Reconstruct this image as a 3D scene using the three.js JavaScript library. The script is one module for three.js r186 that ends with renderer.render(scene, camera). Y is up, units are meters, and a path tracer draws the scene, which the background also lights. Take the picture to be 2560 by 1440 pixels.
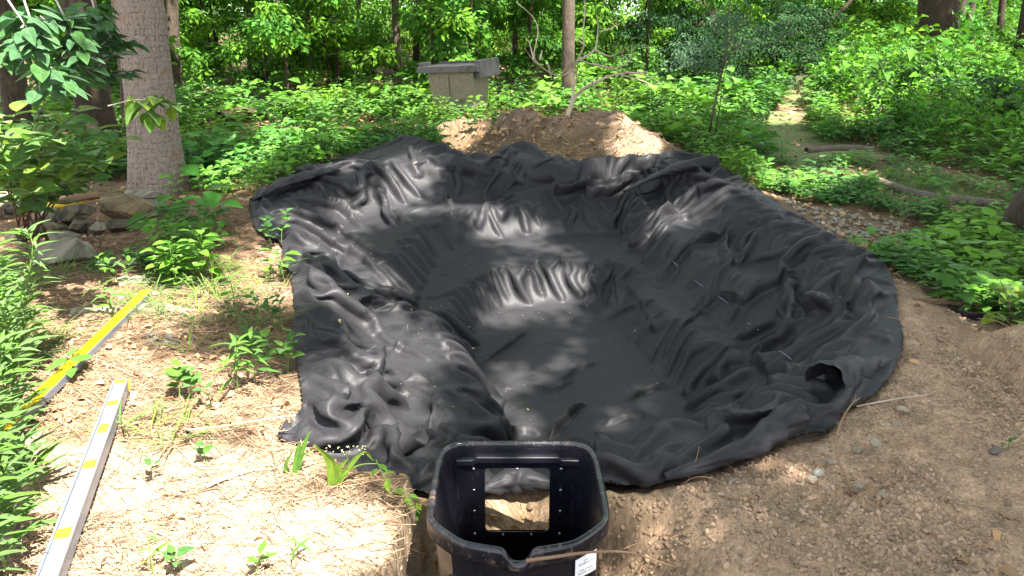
import * as THREE from 'three';
import { mergeGeometries, mergeVertices, toCreasedNormals } from 'three/addons/utils/BufferGeometryUtils.js';
import { RoundedBoxGeometry } from 'three/addons/geometries/RoundedBoxGeometry.js';
import { Brush, Evaluator, SUBTRACTION } from 'three-bvh-csg';

// ---------------------------------------------------------------- camera, sky, sun, exposure
const scene = new THREE.Scene();
const EYE = 1.65, PITCH = 20 * Math.PI / 180, FOV = 42;
const camera = new THREE.PerspectiveCamera(FOV, 16 / 9, 0.05, 400);
camera.position.set(0, EYE, 0);
camera.rotation.set(-PITCH, 0, 0);
const SKYB = 0.47;
const SUN = new THREE.Vector3(0.3, 1, 0.4).normalize();
{ // pale summer sky with broken white cloud, computed
  const w = 512, h = 256, d = new Float32Array(w * h * 4), hs = (x, y, z) => { let n = Math.imul(x, 374761393) + Math.imul(y, 668265263) + Math.imul(z, 2147483647 - 98765) | 0; n = Math.imul(n ^ n >>> 13, 1274126177); return ((n ^ n >>> 16) >>> 0) / 4294967296; };
  const n3 = (x, y, z) => { const X = Math.floor(x), Y = Math.floor(y), Z = Math.floor(z), f = t => t * t * (3 - 2 * t), a = f(x - X), b = f(y - Y), c = f(z - Z); let v = 0; for (let k = 0; k < 8; k++) { const i = k & 1, j = k >> 1 & 1, l = k >> 2; v += hs(X + i, Y + j, Z + l) * (i ? a : 1 - a) * (j ? b : 1 - b) * (l ? c : 1 - c); } return v; };
  for (let j = 0; j < h; j++) for (let i = 0; i < w; i++) { const el = ((j + .5) / h - .5) * Math.PI, az = (i + .5) / w * 2 * Math.PI, y = Math.sin(el), x = Math.cos(el) * Math.cos(az), z = Math.cos(el) * Math.sin(az), k = Math.max(y, 0), q = .35 + Math.max(y, 0); let c = 0, a = .5, f = 2.2; for (let o = 0; o < 5; o++) { c += a * n3(x / q * f + 7, y / q * f, z / q * f + 3); a *= .5; f *= 2.1; } const cl = Math.min(1, Math.max(0, (c - .36) / .2)); const b = [.5 + .45 * (1 - k) ** 3, .66 + .32 * (1 - k) ** 3, .95 + .08 * (1 - k) ** 3].map(v => v * SKYB), g = 1.3 * SKYB, e = (j * w + i) * 4; for (let m = 0; m < 3; m++) d[e + m] = b[m] * (1 - cl) + g * [1, .99, .97][m] * cl; d[e + 3] = 1; }
  const t = new THREE.DataTexture(d, w, h, THREE.RGBAFormat, THREE.FloatType); t.mapping = THREE.EquirectangularReflectionMapping; t.magFilter = THREE.LinearFilter; t.needsUpdate = true; scene.background = t; scene.environment = t;
}
const sun = new THREE.DirectionalLight(new THREE.Color(1, 0.95, 0.86), 5);
sun.position.copy(SUN).multiplyScalar(40).add(new THREE.Vector3(0, 0, -8)); sun.target.position.set(0, 0, -8);
sun.castShadow = true; sun.shadow.radius = 1; sun.shadow.mapSize.set(4096, 4096);
Object.assign(sun.shadow.camera, { left: -30, right: 30, top: 30, bottom: -30, near: 1, far: 120 });
scene.add(sun, sun.target);
const renderer = new THREE.WebGLRenderer({ antialias: true });
renderer.toneMapping = THREE.LinearToneMapping;
renderer.toneMappingExposure = 5.9;
renderer.shadowMap.enabled = true;

// ---------------------------------------------------------------- helpers
let seed = 12345;
function rnd() { seed |= 0; seed = seed + 0x6D2B79F5 | 0; let t = Math.imul(seed ^ seed >>> 15, 1 | seed); t = t + Math.imul(t ^ t >>> 7, 61 | t) ^ t; return ((t ^ t >>> 14) >>> 0) / 4294967296; }
const rr = (a, b) => a + (b - a) * rnd();
const V = (x, y, z) => new THREE.Vector3(x, y, z);
const clamp = (x, a = 0, b = 1) => x < a ? a : x > b ? b : x;
const lerp = (a, b, t) => a + (b - a) * t;
const sst = (a, b, x) => { const t = clamp((x - a) / (b - a)); return t * t * (3 - 2 * t); };
function h2(ix, iz) { let h = Math.imul(ix, 374761393) + Math.imul(iz, 668265263) | 0; h = Math.imul(h ^ h >>> 13, 1274126177); return ((h ^ h >>> 16) >>> 0) / 4294967296; }
function vn(x, z) { const ix = Math.floor(x), iz = Math.floor(z); let fx = x - ix, fz = z - iz; fx = fx * fx * fx * (fx * (fx * 6 - 15) + 10); fz = fz * fz * fz * (fz * (fz * 6 - 15) + 10); const a = h2(ix, iz), b = h2(ix + 1, iz), c = h2(ix, iz + 1), d = h2(ix + 1, iz + 1); return a + (b - a) * fx + (c - a) * fz + (a - b - c + d) * fx * fz; }
function fbm(x, z, o = 4) { let s = 0, a = 0.5, n = 0; for (let i = 0; i < o; i++) { s += a * vn(x, z); n += a; a *= 0.5; x = x * 2.03 + 17.1; z = z * 2.03 + 9.7; } return s / n; }
function ridged(x, z, o = 3) { let s = 0, a = 0.5, n = 0; for (let i = 0; i < o; i++) { const v = 1 - Math.abs(2 * vn(x, z) - 1); s += a * v * v; n += a; a *= 0.5; x = x * 2.1 + 5.3; z = z * 2.1 + 31.7; } return s / n; }
// pixel of the 2560 x 1440 photograph -> ray, for finding where things stand
const F = 720 / Math.tan(FOV * Math.PI / 360), cp = Math.cos(PITCH), sp = Math.sin(PITCH);
function ray(px, py) { const a = (px - 1280) / F, b = -(py - 720) / F; return V(a, b * cp - sp, -cp - b * sp); }
function P(px, py, y = 0) { const d = ray(px, py), t = (y - EYE) / d.y; return V(d.x * t, y, d.z * t); }
function at(px, py, depth) { const d = ray(px, py); d.multiplyScalar(depth / Math.hypot(d.x, d.z) * 1); return V(d.x, EYE + d.y, d.z); }
function hit(px, py, f, from = 1.2, far = 60) {
  const d = ray(px, py), L = Math.hypot(d.x, d.z); let t = from / L, p = t;
  for (; t * L < far; p = t, t += 0.012 + 0.006 * t) if (EYE + d.y * t < f(d.x * t, d.z * t)) { for (let i = 0; i < 10; i++) { const m = (p + t) / 2; if (EYE + d.y * m < f(d.x * m, d.z * m)) t = m; else p = m; } return V(d.x * t, EYE + d.y * t, d.z * t); }
  return V(d.x * t, f(d.x * t, d.z * t), d.z * t);
}
const names = {};
function numbered(n) { const k = names[n] = (names[n] ?? -1) + 1; return k ? `${n}_${String(k).padStart(3, '0')}` : n; }
function shade(o) { o.traverse(m => { if (m.isMesh) { m.castShadow = true; m.receiveShadow = true; } }); return o; }
function tag(o, label, category, group) { o.userData.label = label; o.userData.category = category; if (group) o.userData.group = group; return o; }
function thing(name, label, category, pos = V(0, 0, 0), group) { const o = new THREE.Group(); o.name = numbered(name); o.position.copy(pos); tag(o, label, category, group); scene.add(o); return o; }
function mesh(name, g, m, parent) { const o = new THREE.Mesh(g, m); o.name = parent === scene ? numbered(name) : name; o.castShadow = o.receiveShadow = true; parent.add(o); return o; }
function struct(name, g, m, label) { const o = mesh(name, g, m, scene); o.userData.kind = 'structure'; if (label) o.userData.label = label; return o; }
function inst(name, g, m, mats, cols, parent, label) {
  const o = new THREE.InstancedMesh(g, m, mats.length); o.name = parent === scene ? numbered(name) : name; o.castShadow = o.receiveShadow = true;
  mats.forEach((x, i) => o.setMatrixAt(i, x)); if (cols) cols.forEach((c, i) => o.setColorAt(i, c));
  o.userData.kind = 'stuff'; if (label) o.userData.label = label; parent.add(o); return o;
}
function merge(list) { return mergeGeometries(list.map(g => { const n = g.index ? g.toNonIndexed() : g; for (const k of Object.keys(n.attributes)) if (!['position', 'normal', 'uv'].includes(k)) n.deleteAttribute(k); return n; })); }
function gridGeo(nu, nv, fn, closeU = false) { // fn(i/nu, j/nv) -> [x, y, z, u, v]
  const pos = [], uv = [], idx = [], w = nu + 1;
  for (let j = 0; j <= nv; j++) for (let i = 0; i <= nu; i++) { const p = fn(i / nu, j / nv); pos.push(p[0], p[1], p[2]); uv.push(p[3] ?? i / nu, p[4] ?? j / nv); }
  for (let j = 0; j < nv; j++) for (let i = 0; i < nu; i++) { const a = j * w + i; idx.push(a, a + 1, a + w, a + 1, a + w + 1, a + w); }
  const g = new THREE.BufferGeometry(); g.setAttribute('position', new THREE.Float32BufferAttribute(pos, 3)); g.setAttribute('uv', new THREE.Float32BufferAttribute(uv, 2)); g.setIndex(idx); g.computeVertexNormals();
  if (closeU) { const n = g.attributes.normal; for (let j = 0; j <= nv; j++) { const a = j * w, b = a + nu; const v = V(n.getX(a) + n.getX(b), n.getY(a) + n.getY(b), n.getZ(a) + n.getZ(b)).normalize(); n.setXYZ(a, v.x, v.y, v.z); n.setXYZ(b, v.x, v.y, v.z); } }
  return g;
}
function tube(pts, r, sides = 8, segs = 0, wob = 0) { // r: number or f(t)
  const c = new THREE.CatmullRomCurve3(pts), n = segs || Math.max(2, (pts.length - 1) * 5), fr = c.computeFrenetFrames(n, false), rf = typeof r === 'number' ? () => r : r, L = c.getLength(), ph = rnd() * 99;
  const body = gridGeo(sides, n, (u, v) => { const k = Math.round(v * n), p = c.getPointAt(v), a = u * Math.PI * 2, q = rf(v, a) * (1 + wob * (vn(Math.cos(a) * 2 + ph, v * L * 30) - 0.5)); const N = fr.normals[k], B = fr.binormals[k], x = -Math.cos(a) * q, y = Math.sin(a) * q; return [p.x + N.x * x + B.x * y, p.y + N.y * x + B.y * y, p.z + N.z * x + B.z * y, u * 2 * Math.PI * rf(0.5, 0), v * L]; }, true);
  return body;
}
// polygons on the ground plan
const poly = list => list.map(q => { const p = P(q[0], q[1], q[2] ?? 0); return [p.x, p.z, q[2] ?? 0]; });
function sdPoly(pl, x, z) { let d = 1e9, c = false; for (let i = 0, j = pl.length - 1; i < pl.length; j = i++) { const ax = pl[j][0], az = pl[j][1], bx = pl[i][0], bz = pl[i][1], ex = bx - ax, ez = bz - az, wx = x - ax, wz = z - az, t = clamp((wx * ex + wz * ez) / (ex * ex + ez * ez)), dx = wx - ex * t, dz = wz - ez * t; d = Math.min(d, dx * dx + dz * dz); if ((az > z) !== (bz > z) && x < (bx - ax) * (z - az) / (bz - az) + ax) c = !c; } d = Math.sqrt(d); return c ? d : -d; }
function alongPoly(pl, x, z) { let d = 1e9, s = 0, best = 0; for (let i = 0, j = pl.length - 1; i < pl.length; j = i++) { const ax = pl[j][0], az = pl[j][1], ex = pl[i][0] - ax, ez = pl[i][1] - az, l = Math.hypot(ex, ez), t = clamp(((x - ax) * ex + (z - az) * ez) / (l * l)), dx = x - ax - ex * t, dz = z - az - ez * t, q = dx * dx + dz * dz; if (q < d) { d = q; best = s + l * t; } s += l; } return best; }
function smoothPoly(pl, n = 2) { for (let k = 0; k < n; k++) { const o = []; for (let i = 0; i < pl.length; i++) { const a = pl[i], b = pl[(i + 1) % pl.length]; o.push(a.map((v, q) => v * 0.75 + b[q] * 0.25), a.map((v, q) => v * 0.25 + b[q] * 0.75)); } pl = o; } return pl; }

// ---------------------------------------------------------------- textures
function tex(w, h, fn, { srgb = true, rep = [1, 1] } = {}) {
  const d = new Uint8Array(w * h * 4); for (let j = 0; j < h; j++) for (let i = 0; i < w; i++) { const c = fn(i / w, j / h, i, j); const k = (j * w + i) * 4; d[k] = clamp(c[0]) * 255; d[k + 1] = clamp(c[1]) * 255; d[k + 2] = clamp(c[2]) * 255; d[k + 3] = 255; }
  const t = new THREE.DataTexture(d, w, h); t.wrapS = t.wrapT = THREE.RepeatWrapping; t.magFilter = THREE.LinearFilter; t.minFilter = THREE.LinearMipmapLinearFilter; t.generateMipmaps = true; t.repeat.set(...rep); if (srgb) t.colorSpace = THREE.SRGBColorSpace; t.needsUpdate = true; return t;
}
// tiling noise: blends two shifted copies
const tile = (f, u, v, s) => { const a = f(u * s, v * s), b = f((u - 1) * s, v * s), c = f(u * s, (v - 1) * s), d = f((u - 1) * s, (v - 1) * s); return lerp(lerp(a, b, u), lerp(c, d, u), v); };
const soilBump = tex(1024, 1024, (u, v) => { const q = 0.55 * tile((x, z) => fbm(x, z, 5), u, v, 26) + 0.45 * tile((x, z) => ridged(x, z, 3), u, v, 46); return [q, q, q]; }, { srgb: false });
const soilMap = tex(1024, 1024, (u, v) => { const q = 0.84 + 0.45 * (tile((x, z) => fbm(x, z, 5), u, v, 30) - 0.5) + 0.4 * (tile((x, z) => vn(x, z), u, v, 220) - 0.5); return [q, q * 0.985, q * 0.96]; });
const clothBump = tex(1024, 1024, (u, v) => { const q = 0.5 * tile((x, z) => fbm(x, z, 3), u, v, 240) + 0.5 * tile((x, z) => fbm(x * 0.4, z * 1.4, 4), u, v, 60); return [q, q, q]; }, { srgb: false });
const clothMap = tex(1024, 1024, (u, v) => { const dust = Math.pow(clamp(1.7 * (tile((x, z) => fbm(x * 0.6, z * 1.3, 6), u, v, 9) - 0.42)), 1.5), fz = tile((x, z) => fbm(x, z, 2), u, v, 300); const b = 0.74 + 0.3 * (fz - 0.5) + 0.42 * dust * (0.6 + 0.5 * fz); return [b, b * 0.995, b]; });
const barkMap = (a, b, c, fx, fy, n = 512) => tex(n, n, (u, v) => { const r = tile((x, z) => ridged(x * fx, z * fy, 3), u, v, 8), f = tile((x, z) => fbm(x * fx, z * fy, 5), u, v, 14), s = tile((x, z) => fbm(x, z, 3), u, v, 5); const t = clamp(f * 1.1 - 0.05); const q = r > 0.6 ? lerp(1, 0.4, (r - 0.6) / 0.4 * 1.5) : 1; return [0, 1, 2].map(k => lerp(lerp(a[k], b[k], t), c[k], clamp(s * 2.6 - 1.45)) * Math.max(q, 0.25)); });
const barkBump = (fx, fy) => tex(512, 512, (u, v) => { const r = tile((x, z) => ridged(x * fx, z * fy, 3), u, v, 8), f = tile((x, z) => fbm(x * fx, z * fy, 5), u, v, 14); const q = 0.75 * (1 - Math.pow(r, 1.6)) + 0.25 * f; return [q, q, q]; }, { srgb: false });
const stoneMap = tex(512, 512, (u, v) => { const f = tile((x, z) => fbm(x, z * 2.2, 6), u, v, 6), g = tile((x, z) => fbm(x, z, 4), u, v, 40), l = tile((x, z) => fbm(x, z, 4), u, v, 9); const b = 0.5 + 0.9 * (f - .4) + 0.4 * (g - 0.5); const m = clamp(l * 5 - 3); return [lerp(b, 0.55, m * 0.4), lerp(b * 0.96, 0.58, m * 0.4), lerp(b * 0.88, 0.48, m * 0.4)]; });
const stoneBump = tex(512, 512, (u, v) => { const q = 0.6 * tile((x, z) => fbm(x, z * 2.4, 6), u, v, 8) + 0.4 * tile((x, z) => ridged(x, z * 3, 3), u, v, 6); return [q, q, q]; }, { srgb: false });
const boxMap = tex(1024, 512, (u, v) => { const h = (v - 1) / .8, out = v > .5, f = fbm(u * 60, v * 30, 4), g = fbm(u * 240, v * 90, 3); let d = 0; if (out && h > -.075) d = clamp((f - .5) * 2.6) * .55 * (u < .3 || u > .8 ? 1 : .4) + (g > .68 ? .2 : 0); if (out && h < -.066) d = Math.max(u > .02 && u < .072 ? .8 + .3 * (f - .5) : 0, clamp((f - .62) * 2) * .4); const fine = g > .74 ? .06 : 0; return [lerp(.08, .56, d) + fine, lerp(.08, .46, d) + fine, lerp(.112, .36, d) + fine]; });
const lin = (r, g, b) => new THREE.Color().setRGB(r, g, b);
const M = {
  soil: new THREE.MeshStandardMaterial({ vertexColors: true, map: soilMap, bumpMap: soilBump, bumpScale: 0.02, roughness: 1 }),
  cloth: new THREE.MeshPhysicalMaterial({ color: lin(0.036, 0.035, 0.04), map: clothMap, bumpMap: clothBump, bumpScale: 0.0012, roughness: 0.52, specularIntensity: 0.42, sheen: 0.0, sheenRoughness: 0.5, sheenColor: lin(0.5, 0.5, 0.56), side: THREE.DoubleSide }),
  plastic: new THREE.MeshPhysicalMaterial({ color: lin(0.01, 0.01, 0.016), roughness: 0.3, bumpMap: clothBump, bumpScale: 0.0004 }),
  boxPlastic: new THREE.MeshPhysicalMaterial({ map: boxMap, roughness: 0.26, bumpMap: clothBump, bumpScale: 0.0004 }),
  dustyPlastic: new THREE.MeshStandardMaterial({ color: lin(0.3, 0.25, 0.2), map: soilMap, roughness: 0.85 }),
  clod: new THREE.MeshStandardMaterial({ color: lin(1, 1, 1), roughness: 1 }),
  stone: new THREE.MeshStandardMaterial({ color: lin(0.62, 0.59, 0.53), map: stoneMap, bumpMap: stoneBump, bumpScale: 0.05, roughness: 0.9 }),
  stoneBrown: new THREE.MeshStandardMaterial({ color: lin(0.4, 0.31, 0.2), map: stoneMap, bumpMap: stoneBump, bumpScale: 0.06, roughness: 0.95 }),
  stoneDark: new THREE.MeshStandardMaterial({ color: lin(0.2, 0.18, 0.13), map: stoneMap, bumpMap: stoneBump, bumpScale: 0.025, roughness: 0.95 }),
  bark: new THREE.MeshStandardMaterial({ color: lin(.86, .9, .92), map: barkMap([0.63, 0.56, 0.51], [0.48, 0.42, 0.39], [0.5, 0.31, 0.2], 4.2, 2.0, 1024), bumpMap: barkBump(4.2, 2.0), bumpScale: 0.04, roughness: 1 }),
  barkDark: new THREE.MeshStandardMaterial({ color: lin(0.33, 0.31, 0.29), map: barkMap([0.45, 0.37, 0.3], [0.3, 0.24, 0.19], [0.55, 0.48, 0.42], 3, 0.5), bumpMap: barkBump(3, 0.5), bumpScale: 0.03, roughness: 1 }),
  barkGrey: new THREE.MeshStandardMaterial({ color: lin(.36, .37, .37), map: barkMap([0.6, 0.52, 0.44], [0.42, 0.36, 0.3], [0.68, 0.62, 0.55], 3, 0.6), bumpMap: barkBump(3, 0.6), bumpScale: 0.02, roughness: 1 }),
  twig: new THREE.MeshStandardMaterial({ color: lin(0.2, 0.12, 0.07), roughness: 0.9 }),
  paleTwig: new THREE.MeshStandardMaterial({ color: lin(0.42, 0.34, 0.26), roughness: 0.9 }),
  greyTwig: new THREE.MeshStandardMaterial({ color: lin(0.3, 0.26, 0.22), roughness: 0.9 }),
  stem: new THREE.MeshStandardMaterial({ color: lin(0.1, 0.16, 0.03), roughness: 0.8 }),
  stemBrown: new THREE.MeshStandardMaterial({ color: lin(0.09, 0.055, 0.03), roughness: 0.9 }),
  yellow: new THREE.MeshStandardMaterial({ color: lin(0.82, 0.55, 0.01), roughness: 0.5 }),
  alu: new THREE.MeshStandardMaterial({ color: lin(0.34, 0.38, 0.44), roughness: 0.42, metalness: 0.35, map: clothMap, bumpMap: clothBump, bumpScale: 0.0006 }),
  darkMetal: new THREE.MeshStandardMaterial({ color: lin(0.05, 0.04, 0.035), roughness: 0.6, metalness: 0.4 }),
  screw: new THREE.MeshStandardMaterial({ color: lin(0.6, 0.6, 0.6), roughness: 0.3, metalness: 0.9 }),
  pipe: new THREE.MeshStandardMaterial({ color: lin(0.14, 0.115, 0.09), map: soilMap, roughness: 0.85 }),
  wood: new THREE.MeshStandardMaterial({ color: lin(0.42, 0.34, 0.26), map: barkMap([0.7, 0.62, 0.54], [0.55, 0.46, 0.38], [0.4, 0.32, 0.26], 4, 0.3), bumpMap: barkBump(4, 0.3), bumpScale: 0.008, roughness: 0.95 }),
  petal: new THREE.MeshStandardMaterial({ color: lin(0.6, 0.56, 0.28), roughness: 0.8, side: THREE.DoubleSide }),
};
const leafMap = tex(128, 256, (u, v) => { const x = Math.abs(u - .5) * 2, mid = Math.exp(-((x / .06) ** 2)), vv = ((v * 9 - x * 1.6) % 1 + 1) % 1, vein = Math.exp(-(((vv - .5) / .08) ** 2)) * (1 - x) * .8, bl = fbm(u * 5, v * 9, 4), spot = fbm(u * 9 + 3, v * 16, 3) > .72 ? .5 : 0; const q = clamp(.78 + .35 * (bl - .5) + .16 * mid + .1 * vein); return [clamp(q + .06 * mid + .25 * spot), clamp(q - .1 * spot), clamp(q + .1 * mid - .2 * spot)]; });
const leafM = (r, g, b, tr = 0.4) => new THREE.MeshPhysicalMaterial({ map: leafMap, color: lin(r * 1.5, g * 1.45, b * 1.5), roughness: 0.95, specularIntensity: .35, transmission: tr, thickness: 0, side: THREE.DoubleSide });
const GL = [leafM(0.075, 0.2, 0.03), leafM(0.055, 0.165, 0.035), leafM(0.1, 0.24, 0.025), leafM(0.05, 0.14, 0.05, 0.3), leafM(0.16, 0.28, 0.02, 0.5)];  // fourth is a bluish green with shade put into the leaf colour
const WEED = leafM(.12, .24, .06, .45);
const leafWhite = new THREE.MeshPhysicalMaterial({ color: lin(1, 1, 1), roughness: 0.95, specularIntensity: .3, transmission: 0.4, thickness: 0, side: THREE.DoubleSide });

// ---------------------------------------------------------------- the lie of the land
const OUT = smoothPoly(poly([[622, 492, .12], [700, 455, .15], [780, 425, .15], [830, 400, .15], [900, 385, .16], [960, 365, .25], [1020, 337, .36], [1080, 355, .33], [1160, 390, .22], [1230, 397, .2], [1290, 366, .3], [1340, 372, .29], [1400, 398, .22], [1450, 408, .16], [1520, 400, .16], [1650, 392, .15], [1740, 390, .18], [1800, 420, .16], [1870, 460, .12], [1950, 512, .12], [2045, 575, .1], [2140, 620, .1], [2210, 655, .12], [2240, 710, .12], [2245, 790, .1], [2262, 850, .08], [2240, 920, .05], [2190, 990, .05], [2110, 1020, .03], [2080, 1085, .0], [2000, 1090, .0], [1900, 1130, .0], [1800, 1165, .0], [1700, 1195, 0], [1640, 1215, -.02], [1510, 1215, -.06], [1380, 1215, -.26], [1290, 1195, -.26], [1180, 1240, -.2], [1060, 1240, -.2], [980, 1200, -.16], [900, 1190, -.14], [830, 1170, -.12], [760, 1130, -.1], [695, 1095, -.02], [705, 1065, 0], [760, 1035, 0], [752, 960, 0], [740, 900, 0], [727, 830, 0], [740, 780, 0], [728, 690, 0], [702, 655, 0], [708, 605, .02], [650, 590, .03], [627, 550, .08]]), 1);
const P1 = smoothPoly(poly([[740, 480, .08], [900, 450, .1], [1000, 410, .22], [1100, 405, .2], [1250, 410, .2], [1400, 425, .12], [1560, 425, .1], [1720, 420, .12], [1850, 485, .08], [1950, 545, .06], [2050, 615, .06], [2150, 665, .06], [2190, 770, .05], [2185, 860, .05], [2110, 930, .04], [2000, 1005, .02], [1900, 1045, 0], [1700, 1085, 0], [1500, 1080], [1300, 1075], [1150, 1078], [1000, 1090], [850, 1085], [800, 1030], [790, 940], [765, 860], [765, 780], [760, 700], [730, 620], [690, 560, .05]]), 2);
const P2 = smoothPoly(poly([[1020, 605, -.25], [1150, 565, -.25], [1300, 545, -.25], [1450, 540, -.25], [1560, 530, -.25], [1620, 545, -.25], [1660, 600, -.25], [1760, 660, -.25], [1900, 720, -.2], [1990, 790, -.2], [2020, 880, -.2], [1970, 960, -.2], [1850, 1010, -.2], [1700, 1050, -.2], [1450, 1060, -.25], [1180, 1060, -.25], [1190, 930, -.25], [1130, 830, -.25], [1060, 765, -.25], [930, 730, -.22], [950, 690, -.25]]), 2);
const P3 = smoothPoly(poly([[1200, 695, -.5], [1300, 690, -.5], [1400, 680, -.5], [1500, 688, -.5], [1570, 700, -.5], [1610, 760, -.5], [1700, 815, -.5], [1780, 870, -.5], [1850, 940, -.5], [1830, 1000, -.5], [1700, 1060, -.45], [1450, 1090, -.4], [1200, 1080, -.4], [1175, 1000, -.4], [1170, 930, -.4], [1100, 810, -.4], [1080, 760, -.4]]), 2);
const BANK = poly([[-400, 1080], [560, 1100], [690, 1115], [760, 1165], [830, 1207], [900, 1217], [970, 1222], [1028, 1240], [1022, 1440], [1010, 1700], [-400, 1700]]);
const rimH = (x, z) => { let s = 0, w = 0; for (const q of OUT) { const dx = x - q[0], dz = z - q[1], k = 1 / Math.pow(dx * dx + dz * dz + 1e-4, 1.6); s += k * q[2]; w += k; } return s / w; };
const MOUND = [[P(1490, 300, .4), .48, .75, .5], [P(1310, 305, .3), .34, .5, .45], [P(1600, 345, .3), .3, .6, .4], [P(1130, 315, .2), .18, .8, .5]];
const RIDGE = [P(2410, 862), P(2650, 1010)];
function land(x, z) {
  let y = 0.035 * (fbm(x * 0.5, z * 0.5, 3) - 0.5) * Math.min(1, Math.hypot(x, z) / 3);
  y += 1.0 * sst(8, 24, -z) * sst(-1, 9, x) + 0.25 * sst(14, 24, -z) * sst(2, -6, x) + 0.5 * sst(24, 60, -z);
  for (const [c, h, sx, sz] of MOUND) { const e = Math.exp(-(((x - c.x) / sx) ** 2) - ((z - c.z) / sz) ** 2); if (e > .02) y += e * (h + .3 * (ridged(x * 1.9, z * 1.9, 4) - .42)); }
  // trench round the filter box
  const tr = sst(-.395, -.35, x) * (1 - sst(.33, .8, x)) * (1 - sst(2.85, 3.15, -z)) * sst(0.2, 1.0, -z);
  y -= (0.42 + .1 * sst(.32, .27, Math.abs(x - .02)) * sst(-2.48, -2.4, z)) * tr;
  // turned earth along the right edge
  const ex = RIDGE[1].x - RIDGE[0].x, ez = RIDGE[1].z - RIDGE[0].z, L = Math.hypot(ex, ez), t = ((x - RIDGE[0].x) * ex + (z - RIDGE[0].z) * ez) / L, d = -((x - RIDGE[0].x) * ez - (z - RIDGE[0].z) * ex) / L;
  y += 0.16 * sst(-.1, .2, t) * (1 - sst(1.4, 2, t)) * sst(-.03, .04, -d) * (1 - sst(.25, .8, -d));
  y -= 0.06 * Math.exp(-(((d - .02) / .07) ** 2)) * sst(0, .2, t);
  return y;
}
function pit(x, z, rim) { // the surface the liner lies on
  let y = rim;
  const a = sdPoly(P1, x, z); if (a > 0) { y -= 0.3 * sst(0, .5, a); const w = .26 * (fbm(x * 1.8, z * 1.8, 2) - .5), b = sdPoly(P2, x, z) + .08 + w; if (b > 0) { y -= 0.25 * sst(0, .38 + w, b); const c = sdPoly(P3, x, z) + .08 - w; if (c > 0) y -= 0.24 * sst(0, .38 - w, c); } }
  return y;
}
function ground(x, z, fine = true) {
  let y = land(x, z); const near = Math.abs(x) < 4 && z < -1.5 && z > -11;
  if (near) {
    const s = sdPoly(OUT, x, z);
    if (s > -1.2) {
      const rim = rimH(x, z);
      if (s > 0.02) y = pit(x, z, rim) - 0.05 - 0.05 * sst(0, .2, s);
      else { const bank = sdPoly(BANK, x, z), w = bank > -0.12 ? 0.05 : x > -.5 && x < .9 && z > -3.05 ? .1 : 0.32; const k = Math.exp(-((s / w) ** 2)); y = lerp(y, rim - 0.035, k); if (bank > 0) y = Math.max(y, lerp(land(x, z), rim - .03, k * (1 - sst(0, .05, bank)))); }
    }
  }
  if (fine) y += 0.02 * (fbm(x * 6, z * 6, 3) - 0.5) + 0.012 * (fbm(x * 22, z * 22, 2) - 0.5);
  if (fine && near && x > .3 && z > -6) { const q = sst(-.15, .1, sdPoly(Z.right, x, z)) * sst(0, -.15, sdPoly(OUT, x, z)); if (q > 0) y += q * (.08 * (fbm(x * 3, z * 3, 4) - .5) + .045 * (ridged(x * 7, z * 7, 3) - .4)); }
  return y;
}
const G = (px, py) => hit(px, py, (x, z) => ground(x, z));

// zones for colour and for what grows where
const Z = {
  path: poly([[2120, 420], [1960, 420], [1880, 370], [1870, 330], [1930, 285], [1965, 240], [2040, 200], [2110, 175], [2130, 190], [2060, 245], [2040, 290], [2030, 335], [2090, 375], [2190, 400]]),
  gravel: poly([[1955, 515], [2090, 525], [2230, 548], [2262, 580], [2220, 625], [2130, 615], [2040, 575]]),
  moss: poly([[2170, 420], [2330, 420], [2480, 470], [2470, 520], [2300, 500], [2190, 455]]),
  right: poly([[2245, 740], [2330, 790], [2560, 840], [2900, 900], [3200, 1700], [1400, 1700], [1440, 1200], [2000, 1050]]),
  litter: poly([[-500, 500], [300, 480], [420, 500], [600, 520], [700, 600], [780, 800], [800, 1120], [-600, 1150]]),
};
function groundColor(x, z) {
  const n = fbm(x * 1.7, z * 1.7, 4), n2 = fbm(x * 7 + 40, z * 7, 3);
  let c = [0.13 + .06 * n2, 0.085 + .03 * n2, 0.045 + .015 * n2];
  const mixc = (q, k) => { k = clamp(k); c = c.map((v, i) => lerp(v, q[i], k)); };
  const tan = [0.41 + .1 * (n2 - .5), 0.3 + .07 * (n2 - .5), 0.215 + .05 * (n2 - .5)], brown = [0.4 + .24 * (n2 - .5), 0.275 + .17 * (n2 - .5), 0.185 + .12 * (n2 - .5)];
  mixc([0.25 + .1 * (n - .5), 0.17 + .06 * (n - .5), 0.11], sst(-.25, .1, sdPoly(Z.litter, x, z) + (n - .5) * .5));
  mixc(tan, sst(-.08, .12, sdPoly(BANK, x, z) + (n2 - .5) * .4));
  mixc(brown, sst(-.3, .05, sdPoly(Z.right, x, z) + (n - .5) * .4));
  let m = 0; for (const [q, h, sx, sz] of MOUND) m = Math.max(m, Math.exp(-(((x - q.x) / sx) ** 2) - ((z - q.z) / sz) ** 2) * (h > .2 ? 1 : .5));
  mixc([0.24 + .18 * (n2 - .5), 0.165 + .13 * (n2 - .5), 0.11 + .09 * (n2 - .5)], sst(.3, .6, m + (n2 - .5) * .2));
  if (x > -.4 && x < .9 && z > -3.3 && z < 0) mixc([0.36, 0.255, 0.165], (1 - sst(.3, .8, x)) * .9);
  mixc([0.23, 0.16, 0.105], sst(-.25, .15, sdPoly(Z.path, x, z) + (n - .5) * .4));
  mixc([0.1, 0.15, 0.035], sst(-.2, .3, sdPoly(Z.moss, x, z) + (n - .5) * .5) * .8);
  return c;
}
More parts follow.
